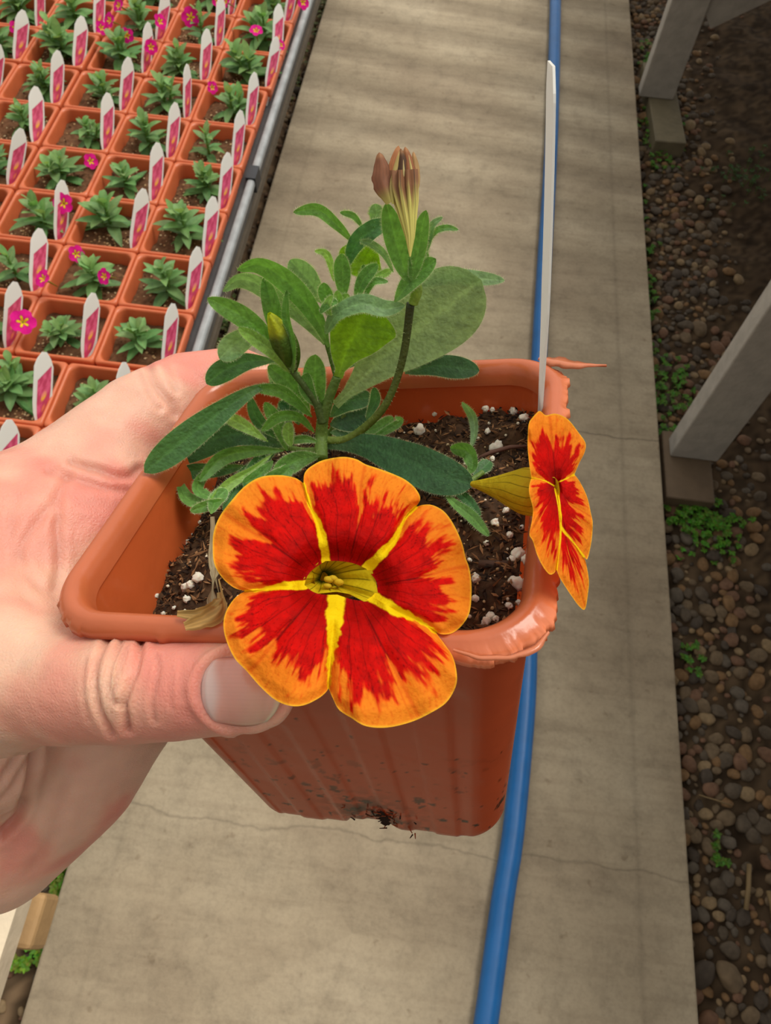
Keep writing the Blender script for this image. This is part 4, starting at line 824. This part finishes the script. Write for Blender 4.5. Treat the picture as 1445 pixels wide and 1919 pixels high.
# small stick lying by the left wall and one twig by the right shoot
tw = MB(); tw.tube(at(np.array([322, 316, 311, 306]), np.array([868, 888, 905, 925]), np.array([soild(322, 868), soild(316, 888), soild(311, 905), soild(306, 925)]) - .002), [.0011, .0010, .0011, .0010], 10, lin(128, 100, 84))
tag(tw.build('twig', M['fiber']), 'short grey-brown twig by the left wall of the held pot, under the big leaf', 'twig')
tw = MB(); tw.tube(at(np.array([888, 920, 955, 990]), np.array([862, 848, 838, 836]), np.array([soild(888, 862), soild(920, 848), soild(955, 838), soild(990, 836)]) - .0018), [.00035, .0005, .0005, .0003], 8, lin(108, 72, 56))
tag(tw.build('twig', M['fiber']), 'thin reddish twig on the soil behind the striped yellow flower tube', 'twig')
tw = MB(); tw.tube(at(np.array([898, 925, 962]), np.array([1058, 1060, 1058]), np.array([soild(898, 1058), soild(925, 1060), soild(962, 1058)]) - .0012), [.0009, .0010, .0008], 8, lin(84, 56, 40))
tag(tw.build('twig', M['fiber']), 'dark brown twig beside the pinkish perlite lumps, right of the face-on flower', 'twig')
# plant label of the held pot, seen edge-on
def heldtag():
    b0 = at(1011, 792, .1650); t0 = at(1029, 119, .1270); ax = t0 - b0; L_ = np.linalg.norm(ax); ax /= L_
    vw = CAM - (b0 + t0) / 2; vw /= np.linalg.norm(vw); wd = vw - ax * (vw @ ax); wd /= np.linalg.norm(wd); nn = np.cross(ax, wd)
    an = math.radians(4.0); wd, nn = wd * math.cos(an) + nn * math.sin(an), nn * math.cos(an) - wd * math.sin(an)
    pr = [(-.16, .004), (0, .0065), (.10, .0090), (.42, .0175), (.94, .0175), (1.0, .012)]; b = MB(); G = []
    for t, w_ in [(np.interp(k, range(6), [p[0] for p in pr]), np.interp(k, range(6), [p[1] for p in pr])) for k in np.linspace(0, 5, 40)]:
        c = b0 + ax * L_ * t + nn * .0006 * math.sin(t * 2.5); th = .00022
        G.append([c - wd * w_ / 2 - nn * th, c + wd * w_ / 2 - nn * th, c + wd * w_ / 2 + nn * th, c - wd * w_ / 2 + nn * th])
    b.grid(np.array(G), None, close=True); n = len(G) * 4; b.F += [(0, 1, 2, 3), (n - 1, n - 2, n - 3, n - 4)]; b.M += [0, 0]
    o = b.build('plant_tag', M['white'], smooth=False); tag(o, 'tall white plastic plant tag seen edge-on, stuck in the held pot near its right corner', 'plant tag')
heldtag()

# ------------------------------------------------------------------ path side things
HP = [(1045, -260), (1041, 0), (1036, 200), (1030, 330), (1021, 480), (1012, 640), (1000, 900), (990, 1180), (984, 1330), (962, 1560), (943, 1680), (916, 1880), (870, 2200)]
pts = np.array([ong(x, y, .0155) for x, y in HP]); hb = MB(); cc = catmull(pts, 120); hb.tube(cc, .0155, 28)
tag(hb.build('garden_hose', M['hose']), 'long blue garden hose lying along the concrete path', 'hose')

# right bench on wooden legs, its top shading the ground
BW, WD = lin(176, 170, 160), lin(128, 110, 88)
rb = empty('plant_bench', (.80, 1.4, GZ), 'white-painted wooden bench beyond the right path edge, only its legs in view', 'bench')
lg = []
for (yy, xx) in ((.845, .478), (1.975, .468)):
    b = MB(); b.box((xx, yy, -.012), (xx + .089, yy + .040, .74), BW * (1 + 0 * yy)); o = b.build('leg', M['wood'], rb, smooth=False); o['label'] = 'white painted timber leg'
    bv = o.modifiers.new('bevel', 'BEVEL'); bv.width = .003; bv.segments = 2
for (yy, xr) in ((.845, 1.22), (1.975, 1.22)):
    b = MB(); b.box((xr, yy, GZ), (xr + .083, yy + .040, .74), BW); o = b.build('leg', M['wood'], rb, smooth=False)
b = MB(); a0 = np.array([.56, 1.925, .16]); a1 = np.array([1.20, 1.925, .64]); dd = (a1 - a0) / np.linalg.norm(a1 - a0); up = np.array([-dd[2], 0, dd[0]])
a0 = np.array([.555, 2.002, .20]); a1 = np.array([1.24, 2.002, .66]); b.add([p + u * up * .045 + v * np.array([0, .019, 0]) for p in (a0, a1 + [0, .017, 0]) for u in (-1, 1) for v in (-1, 1)], [(0, 1, 3, 2), (4, 6, 7, 5), (0, 4, 5, 1), (2, 3, 7, 6), (0, 2, 6, 4), (1, 5, 7, 3)], BW)
b.build('brace', M['wood'], rb, smooth=False)
b = MB(); b.box((.472, -1.2, .74), (1.9, 4.4, .775), WD); b.build('bench_top', M['wood'], rb, smooth=False)
def block(lo, hi, label, c=WD, rz=0):
    b = MB(); b.box(lo, hi, c); o = b.build('wood_block', M['wood'], smooth=False, loc=((lo[0] + hi[0]) / 2, (lo[1] + hi[1]) / 2, lo[2])); o.rotation_euler = (0, 0, rz)
    bv = o.modifiers.new('bevel', 'BEVEL'); bv.width = .002; tag(o, label, 'block', None); return o
block((.468, .755, GZ), (.556, .905, -.0125), 'weathered wood block under the nearer white bench leg', lin(104, 86, 66), .0)
block((.495, 1.80, GZ), (.572, 2.14, -.0125), 'weathered wood block under the farther white bench leg, near the top', lin(118, 108, 84), .05)

# ------------------------------------------------------------------ left bench with pot sheets
RZ = .503
lb = empty('plant_bench', (-.9, .9, GZ), 'low bench left of the path carrying the pots, edged by a grey metal rail', 'bench')
b = MB(); rc = lin(150, 154, 156)
b.box((-.2620, .14, .478), (-.2515, .845, .490), rc); b.box((-.2620, .865, .478), (-.2515, 2.6, .490), rc); o = b.build('edge_rail', M['metal'], lb, smooth=False); bv = o.modifiers.new('bevel', 'BEVEL'); bv.width = .004; bv.segments = 3
o['label'] = 'light grey galvanised rail'
b = MB(); b.box((-.2635, .842, .470), (-.2505, .868, .492), lin(40, 44, 50)); b.build('rail_joint', M['metal'], lb, smooth=False)
b = MB(); b.box((-1.9, .10, .420), (-.262, 2.6, .432), lin(90, 80, 66)); b.build('bench_top', M['wood'], lb, smooth=False)
b = MB(); b.box((-.274, .13, .455), (-.258, 2.6, .478), lin(70, 72, 74)); b.build('edge_angle', M['metal'], lb, smooth=False)
b = MB(); b.box((-.275, -.30, .478), (-.2515, .13, .503), lin(222, 204, 176)); o = b.build('side_board', M['wood'], lb, smooth=False); o['label'] = 'pale new wood board'
b = MB(); b.box((-1.8, -.043, .412), (-.2525, -.002, .447), lin(178, 142, 96)); o = b.build('cross_beam', M['wood'], lb, smooth=False); bv = o.modifiers.new('bevel', 'BEVEL'); bv.width = .004; bv.segments = 2
o['label'] = 'brown weathered end of a cross beam'
b = MB(); b.box((-.80, -.03, GZ), (-.72, .02, .405), lin(178, 142, 96)); b.build('leg', M['wood'], lb, smooth=False)
b = MB(); b.box((-.80, 2.2, GZ), (-.72, 2.25, .42), lin(178, 142, 96)); b.build('leg', M['wood'], lb, smooth=False)

PITX, PITY, CH = .0895, .0858, .066
def cellmesh():
    b = MB(); n = 96; rings = []
    hx, hy = PITX / 2 - .0003, PITY / 2 - .0003
    for off, z, r in [(.0003, -.010, .004), (.0, -.0030, .004), (.0004, -.0008, .0045), (.0014, .0004, .006), (.0030, .0006, .008), (.0042, -.0004, .009), (.0048, -.0022, .010), (.0054, -.020, .010), (.0066, -.045, .010), (.0090, -CH, .010), (.0100, -CH, .010)]:
        rings.append(rsq(hx - off, hy - off, r, n, z))
    G = np.array(rings); b.grid(G, lin(226, 104, 58), close=True); nb_ = (len(rings) - 1) * n; b.F.append(tuple(nb_ + k for k in range(n))); b.M.append(0)
    V = np.concatenate(b.V); me_o = mk('pot', V, b.F, M['pot'], loc=(0, 0, 0)); return me_o
CELL = cellmesh(); CELLM = CELL.data; bpy.data.objects.remove(CELL)
def ymesh_leaf(b, p0, az, el, L_, wd, hue, droop):
    n, m = 8, 5; t = np.linspace(0, 1, n); d = np.array([math.cos(az), math.sin(az)]); rad = L_ * (t * math.cos(el) + .0); z = L_ * (t * math.sin(el)) - droop * L_ * t * t
    P = np.stack([p0[0] + d[0] * rad, p0[1] + d[1] * rad, p0[2] + z], 1); S = np.array([-d[1], d[0], 0]); wp = np.sin(np.clip(t ** .75 * .93 + .06, 0, 1) * math.pi) ** .8; wp[-1] = .05
    v = np.linspace(-1, 1, m); G = P[:, None] + S * (wp[:, None] * wd * .5 * v)[..., None] + np.array([0, 0, 1]) * (.28 * wp[:, None] * wd * .5 * np.abs(v))[..., None]
    nz = fbm(G, 300, 2, 71)[..., None]; C = lin(*hue) * (.85 + .3 * nz); k = np.exp(-(v / .2) ** 2)[None, :, None] * .25; C = C * (1 - k) + lin(150, 180, 110) * k; b.grid(G, C)
def foliage(seed, size=1.):
    rs = random.Random(seed); b = MB(); nst = rs.choice([1, 2, 2, 3])
    for s_ in range(nst):
        ox, oy = (0, 0) if s_ == 0 else (rs.uniform(-.012, .012), rs.uniform(-.012, .012)); hgt = rs.uniform(.018, .030) * (1 if s_ == 0 else .8) * size
        b.tube([(0, 0, 0), (ox * .7, oy * .7, hgt * .5), (ox, oy, hgt)], [.0014, .0012, .0008], 6, lin(110, 150, 70)); a0 = rs.uniform(0, 6.28); nl = rs.choice([13, 15, 17]) if s_ == 0 else 10
        for k in range(nl):
            f = k / (nl - 1); az = a0 + k * 2.4 + rs.gauss(0, .15); z = hgt * (.12 + .88 * f); L_ = (.026 - .013 * f) * rs.uniform(.85, 1.15) * size; el = .10 + 1.0 * f + rs.gauss(0, .1); hue = (98 + 34 * f + rs.uniform(-8, 8), 142 + 28 * f + rs.uniform(-8, 8), 84 + 22 * f)
            ymesh_leaf(b, (ox * (.3 + .7 * f), oy * (.3 + .7 * f), z), az, el, L_, .0088 * rs.uniform(.85, 1.15) * (1 - .3 * f), hue, rs.uniform(.1, .45))
    return b
def pinkflower():
    b = MB(); n, m = 14, 90; th = np.linspace(0, 2 * math.pi, m, endpoint=False); t = np.linspace(0, 1, n)[:, None]; lob = 1 - .17 * np.abs(np.cos(2.5 * th)) ** 6
    rr = .0118 * t * (lob * 1.0)[None] ** np.linspace(0, 1, n)[:, None]; z = -.0035 * np.exp(-(t / .22) ** 2) + .0006 * np.cos(5 * th)[None] * t * t + .0008 * t
    G = np.stack([rr * np.cos(th), rr * np.sin(th), z], -1)
    st = .30 + .22 * np.clip(np.cos(5 * th), -1, 1)[None] ; y = sm(.05, -.04, t - st); dk = sm(.18, .0, t - st) * .75
    C = lin(226, 34, 148) * np.ones((n, m, 1)) * (.9 + .2 * fbm(G, 700, 2, 3)[..., None]); C = C * (1 - dk[..., None]) + lin(120, 6, 54) * dk[..., None]; C = C * (1 - y[..., None]) + lin(240, 214, 40) * y[..., None]
    b.grid(G, C, close=True); b.tube([(0, 0, -.003), (0, 0, -.010), (.002, 0, -.022)], [.0022, .0012, .0006], 8, lin(150, 140, 60)); return b
PV = []
for k in range(9):
    o = foliage(100 + k).build('foliage', M['fuzzleaf'], loc=(0, 0, 0)); PV.append(o.data); bpy.data.objects.remove(o)
o = pinkflower().build('flower', M['petal'], loc=(0, 0, 0)); PKM = o.data; bpy.data.objects.remove(o)
def tagmesh():
    b = MB(); L_, w2, th = .074, .0105, .00035
    prof = [(-.022, .0035), (-.004, .006), (.008, .0095), (.018, w2), (.056, w2), (.064, .0075), (.071, .0025)]; G = [[(-w_, -th, z), (w_, -th, z), (w_, th, z), (-w_, th, z)] for z, w_ in prof]
    b.grid(np.array(G), None, close=True); n = len(G) * 4; b.F += [(3, 2, 1, 0), (n - 4, n - 3, n - 2, n - 1)]; b.M += [0, 0]
    V = np.concatenate(b.V); a = mk('plant_tag', V, b.F, M['white'], smooth=False, loc=(0, 0, 0))
    p = MB(); u = np.linspace(0, 1, 34); v = np.linspace(0, 1, 16); z = .000 + .038 * u; hw = np.interp(z, [p_[0] for p_ in prof], [p_[1] for p_ in prof]) - .0016
    G = np.array([[(-h_ * .72 + 1.66 * h_ * q, -th - .0002, zz * 1.2 + .016 * q - .004) for q in v] for zz, h_ in zip(z, hw)])
    U, Vv = np.meshgrid(u, v, indexing='ij'); q = fbm(np.stack([U * 6, Vv * 3], -1), 1.3, 3, 12); C = lin(196, 66, 102) * (.75 + .5 * q[..., None])
    k = sm(.10, .06, np.hypot((U - .48) * .9, (Vv - .5) * .42)); C = C * (1 - k[..., None]) + lin(236, 176, 60) * k[..., None]; k = sm(.56, .62, q) * .5; C = C * (1 - k[..., None]) + lin(232, 110, 150) * k[..., None]
    k = sm(.08, .03, np.hypot((U - .2) * .8, (Vv - .5) * .4)); C = C * (1 - k[..., None]) + lin(222, 120, 90) * k[..., None]
    p.grid(G, C); c = p.build('picture', M['picture'], loc=(0, 0, 0)); return a.data, c.data, a, c
TM, TP, a_, c_ = tagmesh(); bpy.data.objects.remove(a_); bpy.data.objects.remove(c_)

sheets = [   # x of right edge, y of near edge, columns, rows, label, base row, base col
    (-.267, .5015, 3, 6, 'joined sheet of orange pots along the grey rail just beyond the finger'),
    (-.5385, .5015, 3, 6, 'joined orange pot sheet at the left frame edge beside the dark seam'),
    (-.263, 1.0195, 3, 6, 'joined orange pot sheet farthest up along the grey rail, in bloom at the top'),
    (-.5365, 1.0195, 3, 6, 'joined orange pot sheet in the top left corner behind the seam'),
    (-.2925, -.0165, 3, 6, 'joined orange pot sheet partly behind the hand and index finger'),
]
def near_list(xx, yy): return proj(np.array([xx, yy, RZ]))
# blooms seen in the photograph (pixel, facing)
BL = [(357, 32, 1.15, 0), (283, 88, .85, 0), (300, 40, .9, 1), (205, 38, .9, 1), (238, 66, .85, 0), (190, 52, .8, 1), (29, 52, .8, 1), (118, 381, 1.05, 0), (170, 302, .8, 1), (43, 603, 1.15, 0), (80, 522, .9, 1), (143, 476, .85, 1), (195, 518, .8, 1), (568, 4, .9, 1), (480, 57, .85, 2), (527, 84, .6, 1), (398, 164, .7, 1), (423, 3, .8, 1), (222, 10, .9, 1), (408, 2, .8, 1)]
cells = []
for si, (xr, yn, nc, nr, label) in enumerate(sheets):
    used = []
    for c in range(nc):
        for r in range(nr):
            cx_, cy_ = xr - PITX * (c + .5), yn + PITY * (r + .5); x, y, _ = proj(np.array([cx_, cy_, RZ]))
            if -110 < x < 700 and -170 < y < 1010: used.append((c, r, cx_, cy_, x, y))
    if not used: continue
    root = empty('pot_sheet', (xr - PITX * nc / 2, yn + PITY * nr / 2, RZ - CH), label, 'pots', 'joined orange pot sheets on the left bench')
    sb = MB()
    for c, r, cx_, cy_, x, y in used:
        o = bpy.data.objects.new('pot', CELLM); COL.objects.link(o); o.parent = root; o.location = np.array([cx_, cy_, RZ]) - ORG[root.name]
        n = 34; u = np.linspace(-1, 1, n); X, Y = np.meshgrid(cx_ + u * (PITX / 2 - .0062), cy_ + u * (PITY / 2 - .0062), indexing='ij')
        Z = RZ - .019 + .009 * (fbm(np.stack([X, Y], -1), 60, 3, 21) - .5) + .003 * (fbm(np.stack([X, Y], -1), 300, 2, 22) - .5); nz = fbm(np.stack([X, Y], -1), 350, 4, 23)[..., None]
        C = lin(58, 38, 26) * (1 - nz) + lin(128, 92, 64) * nz; sb.grid(np.stack([X, Y, Z], -1), C)
        off = random.uniform(-.02, .02), random.uniform(-.02, .02)
        for _ in range(110):
            px_, py_ = cx_ + random.uniform(-.036, .036), cy_ + random.uniform(-.035, .035)
            if _ < 60: px_, py_ = cx_ + np.clip(off[0] + random.gauss(0, .012), -.036, .036), cy_ + np.clip(off[1] + random.gauss(0, .012), -.035, .035)
            pz = RZ - .0185 + .009 * (float(fbm(np.array([px_, py_]), 60, 3, 21)) - .5); s_ = random.uniform(.0008, .0022); e = np.array([[1, 0, 0], [-1, 0, 0], [0, 1, 0], [0, -1, 0], [0, 0, 1], [0, 0, -1.]]) * s_ * np.array([1, .8, .7])
            a = random.uniform(0, 3); e = e @ np.array([[math.cos(a), math.sin(a), 0], [-math.sin(a), math.cos(a), 0], [0, 0, 1]]); sb.add(e + [px_, py_, pz], [(0, 2, 4), (2, 1, 4), (1, 3, 4), (3, 0, 4), (2, 0, 5), (1, 2, 5), (3, 1, 5), (0, 3, 5)], lin(*random.choice([(206, 178, 132), (180, 148, 106), (96, 64, 42), (70, 46, 32), (216, 196, 156)])))
        cells.append((si, c, r, cx_, cy_, x, y))
    o = sb.build('potting_soil', M['soil'], smooth=False); tag(o, 'crumbly brown soil with tan grit inside the ' + label.replace('joined ', ''), 'soil', kind='stuff')
ORD = ['first', 'second', 'third', 'fourth', 'fifth', 'sixth']
SN = ['rail sheet', 'left-edge sheet', 'far rail sheet', 'far corner sheet', 'near sheet by hand']
blooms = {}
for (bx_, by_, s_, fc_) in BL:
    best = min(cells, key=lambda q: (q[5] - bx_) ** 2 + (q[6] - 22 - by_) ** 2); blooms.setdefault(best[:3], []).append((bx_, by_, s_, fc_))
for i, (si, c, r, cx_, cy_, x, y) in enumerate(cells):
    rs = random.Random(i * 7 + 3); px_, py_ = cx_ + rs.uniform(-.010, .008), cy_ + rs.uniform(-.008, .010); fl = blooms.get((si, c, r), [])
    where = '%s column from right, %s row, %s' % (ORD[c], ORD[r], SN[si])
    root = empty('calibrachoa_seedling', (px_, py_, RZ - .020), ('green plant with magenta bloom, ' if fl else 'young green leafy plant, ') + where, 'plant', 'young plants in the orange pots')
    sc_ = rs.uniform(1.25, 1.65) * (1.15 if r >= 0 and si in (2, 3) else 1)
    o = bpy.data.objects.new('foliage', PV[i % 9]); COL.objects.link(o); o.parent = root; o.rotation_euler = (0, 0, rs.uniform(0, 6.28)); o.scale = (sc_,) * 3
    for (fx, fy, s_, fc_) in fl:
        zt = RZ + .022; P = ong(fx, fy, zt); f = bpy.data.objects.new('flower', PKM); COL.objects.link(f); f.parent = root; f.location = P - ORG[root.name]; f.scale = (s_,) * 3
        nd = (CAM - P); nd /= np.linalg.norm(nd); nd = nd + (np.array([rs.gauss(0, .25), rs.gauss(0, .25), 0]) if fc_ == 0 else np.array([rs.choice([-1, 1]) * .9, rs.uniform(-.5, .5), .3]) if fc_ == 1 else np.array([0, .3, 1.8]))
        f.rotation_euler = Vector(nd.tolist()).to_track_quat('Z', 'Y').to_euler(); f['label'] = 'magenta bloom with yellow eye'
    # tag in the near right corner
    if rs.random() < .97:
        bp = np.array([cx_ + PITX / 2 - .010 + rs.uniform(-.003, .002), cy_ - PITY / 2 + .010 + rs.uniform(0, .006), RZ - .010])
        u = np.array([rs.gauss(0.03, .04), .74 + rs.gauss(0, .04), .66]); u /= np.linalg.norm(u); wv = np.array([-.42 + rs.gauss(0, .10) , -.58, .62]); wv -= u * (u @ wv); wv /= np.linalg.norm(wv); nn = np.cross(wv, u)
        vw = CAM - bp
        if nn @ vw < 0: wv = -wv; nn = -nn          # picture lies on the local -Y side
        t_ = bpy.data.objects.new('plant_tag', TM); COL.objects.link(t_); mw = np.eye(4); mw[:3, 0] = wv; mw[:3, 1] = np.cross(u, wv); mw[:3, 2] = u; mw[:3, 3] = bp; t_.matrix_world = Matrix(mw.tolist())
        g_ = bpy.data.objects.new('picture', TP); COL.objects.link(g_); g_.parent = t_; g_['label'] = 'pink flower picture'
        tag(t_, 'pink picture tag, ' + where, 'plant tag', 'plant tags in the orange pots')

# ------------------------------------------------------------------ ground cover
stones = []
pal = [(112, 94, 72), (90, 78, 64), (128, 98, 66), (76, 66, 56), (116, 86, 66), (98, 88, 76), (138, 116, 86)]
pm = []
for k in range(12):
    V = lump(k + 50, IV3, .6, (1, .80, .58), 1.1); o = mk('pebble', V * .0105, IF3, M['stone'], col=np.tile(lin(*pal[k % 7]), (len(V), 1)), loc=(0, 0, 0)); pm.append(o.data); bpy.data.objects.remove(o)
cand = []
rs = random.Random(5); grid_ = {}
def gz(x, y): return GZ + .022 * (float(fbm(np.array([x, y]), 7, 4, 5)) - .5) + .010 * (float(fbm(np.array([x, y]), 60, 3, 9)) - .5)
tries = 0
while len(cand) < 1700 and tries < 16000:
    tries += 1
    right = rs.random() < .80
    x = .462 + abs(rs.gauss(0, .085)) + rs.uniform(0, .03) if right else rs.uniform(-.62, -.405); y = rs.uniform(-.15, 2.7)
    s = rs.uniform(.40, 1.45) * (1.4 if rs.random() < .06 else 1) * (1 if right else .8)
    kx, ky = int(x / .02), int(y / .02)
    if any((q[0] - x) ** 2 + (q[1] - y) ** 2 < (.0082 * (s + q[2]) * .76) ** 2 for a in (-1, 0, 1) for b_ in (-1, 0, 1) for q in grid_.get((kx + a, ky + b_), [])): continue
    grid_.setdefault((kx, ky), []).append((x, y, s)); px_, py_, d = proj(np.array([x, y, GZ]))
    if not (-20 < px_ < 1470 and -30 < py_ < 1950): continue
    if not right and ((px_ < 560 - .3 * py_ - 10 and py_ < 1650) or (py_ > 900 and py_ < 1560)): continue
    cand.append((s / d, x, y, s, right))
cand.sort(reverse=True); rest = MB()
for k, (q, x, y, s, right) in enumerate(cand):
    e = (rs.gauss(0, .2), rs.gauss(0, .2), rs.uniform(0, 6.28)); z = gz(x, y) + .0015 * s
    if x < .47 + .012 * s and right: x = .462 + .012 * s
    if k < 300:
        o = bpy.data.objects.new('pebble', pm[rs.randrange(12)]); COL.objects.link(o); o.location = (x, y, z); o.rotation_euler = e; o.scale = (s, s, s)
        zn = ('beyond the farther white leg' if y > 1.98 else 'between the two white bench legs' if y > .86 else 'below the nearer wood block' if y > .45 else 'low on the right side near the bottom') if right else ('by the grey rail' if y > .3 else 'in the bottom left corner')
        szw = 'large' if s > 1.15 else 'small' if s < .7 else 'medium'
        tag(o, '%s rounded brown-grey pebble %s, %s the path' % (szw, zn, 'right of' if right else 'left of'), 'pebble', '%s pebbles %s' % (szw, zn))
    else:
        V = lump(k % 12 + 50, IV3 if False else IV, .35, (1, .78, .55), .9) * .01 * s; Rm = np.array(__import__('mathutils').Euler(e).to_matrix()); rest.add(V @ Rm.T + [x, y, z], IF, lin(*pal[k % 7]))
if rest.n: tag(rest.build('gravel', M['stone']), 'smaller rounded gravel scattered between the larger pebbles beside the path', 'gravel', kind='stuff')
def weeds(px_, py_, n, spread, label, hue=(78, 128, 34), sz=1.):
    c = ong(px_, py_, GZ); b = MB(); rs = random.Random(int(px_ * 7 + py_))
    for _ in range(n):
        x, y = c[0] + rs.gauss(0, spread[0]), c[1] + rs.gauss(0, spread[1])
        if c[0] > 0: x = max(x, .463)
        else: x = min(x, -.405)
        z = gz(x, y); h_ = rs.uniform(.006, .022) * sz; b.tube([(x, y, z - .004), (x + rs.gauss(0, .003), y, z + h_)], [.0006, .0004], 5, lin(90, 130, 50)); a0 = rs.uniform(0, 6)
        for k in range(rs.choice([4, 5, 6])):
            ymesh_leaf(b, (x, y, z + h_), a0 + k * 1.25, rs.uniform(0, .6), rs.uniform(.005, .010) * sz, rs.uniform(.004, .007) * sz, (hue[0] * rs.uniform(.8, 1.2), hue[1] * rs.uniform(.8, 1.15), hue[2]), .2)
    o = b.build('weed_clump', M['fuzzleaf'], loc=(c[0], c[1], GZ)); tag(o, label, 'weeds', kind='stuff')
weeds(1215, 125, 40, (.010, .06), 'low green weeds by the path edge left of the farther bench leg')
weeds(1232, 262, 130, (.022, .06), 'low green weeds in front of the farther bench leg block')
weeds(1215, 560, 50, (.010, .14), 'thin strip of green weeds at the right path edge halfway up')
weeds(1248, 740, 70, (.026, .05), 'green weeds left of the nearer bench leg')
weeds(1240, 820, 26, (.006, .02), 'small bright weed tuft beside the crack in the path edge')
weeds(1312, 985, 150, (.034, .035), 'dense green weed clump in front of the nearer bench leg block', (84, 140, 32))
weeds(1400, 340, 60, (.06, .05), 'dim green weeds on the dark ground far right', (60, 90, 40))
weeds(1342, 1600, 10, (.005, .012), 'tiny green weed among the pebbles low on the right')
weeds(1300, 1230, 14, (.012, .02), 'few small weeds among pebbles beside the right path edge')
weeds(118, 1650, 26, (.008, .012), 'bright green weed below the heel of the hand at the left path edge', (110, 160, 40))
weeds(70, 1772, 14, (.005, .016), 'bright small weed by the brown beam end', (110, 160, 40))
weeds(38, 1800, 8, (.006, .006), 'tiny weed tuft in the lower left corner ground', (110, 160, 40))
weeds(595, 30, 70, (.012, .10), 'olive weeds between grey rail and path at the top', (96, 104, 50))
weeds(545, 150, 90, (.014, .10), 'olive weeds between grey rail and path, second patch down', (96, 104, 50))
weeds(425, 600, 40, (.012, .04), 'olive weeds between grey rail and path just above the index finger', (96, 110, 50))
# straws
for k, (p, q) in enumerate([((1404, 1620), (1398, 1705)), ((1440, 1670), (1450, 1720)), ((1310, 1490), (1372, 1510))]):
    b = MB(); A, B_ = ong(*p, GZ + .012), ong(*q, GZ + .012); b.tube([A, (A + B_) / 2 + [0, 0, .003], B_], .0035 if k < 2 else .0012, 8, lin(150, 126, 88)); tag(b.build('straw_stalk', M['fiber']), ['pale dry stalk lying on pebbles low on the right', 'pale dry stalk at the right frame edge on the pebbles', 'thin dry straw across the pebbles'][k], 'stalk')
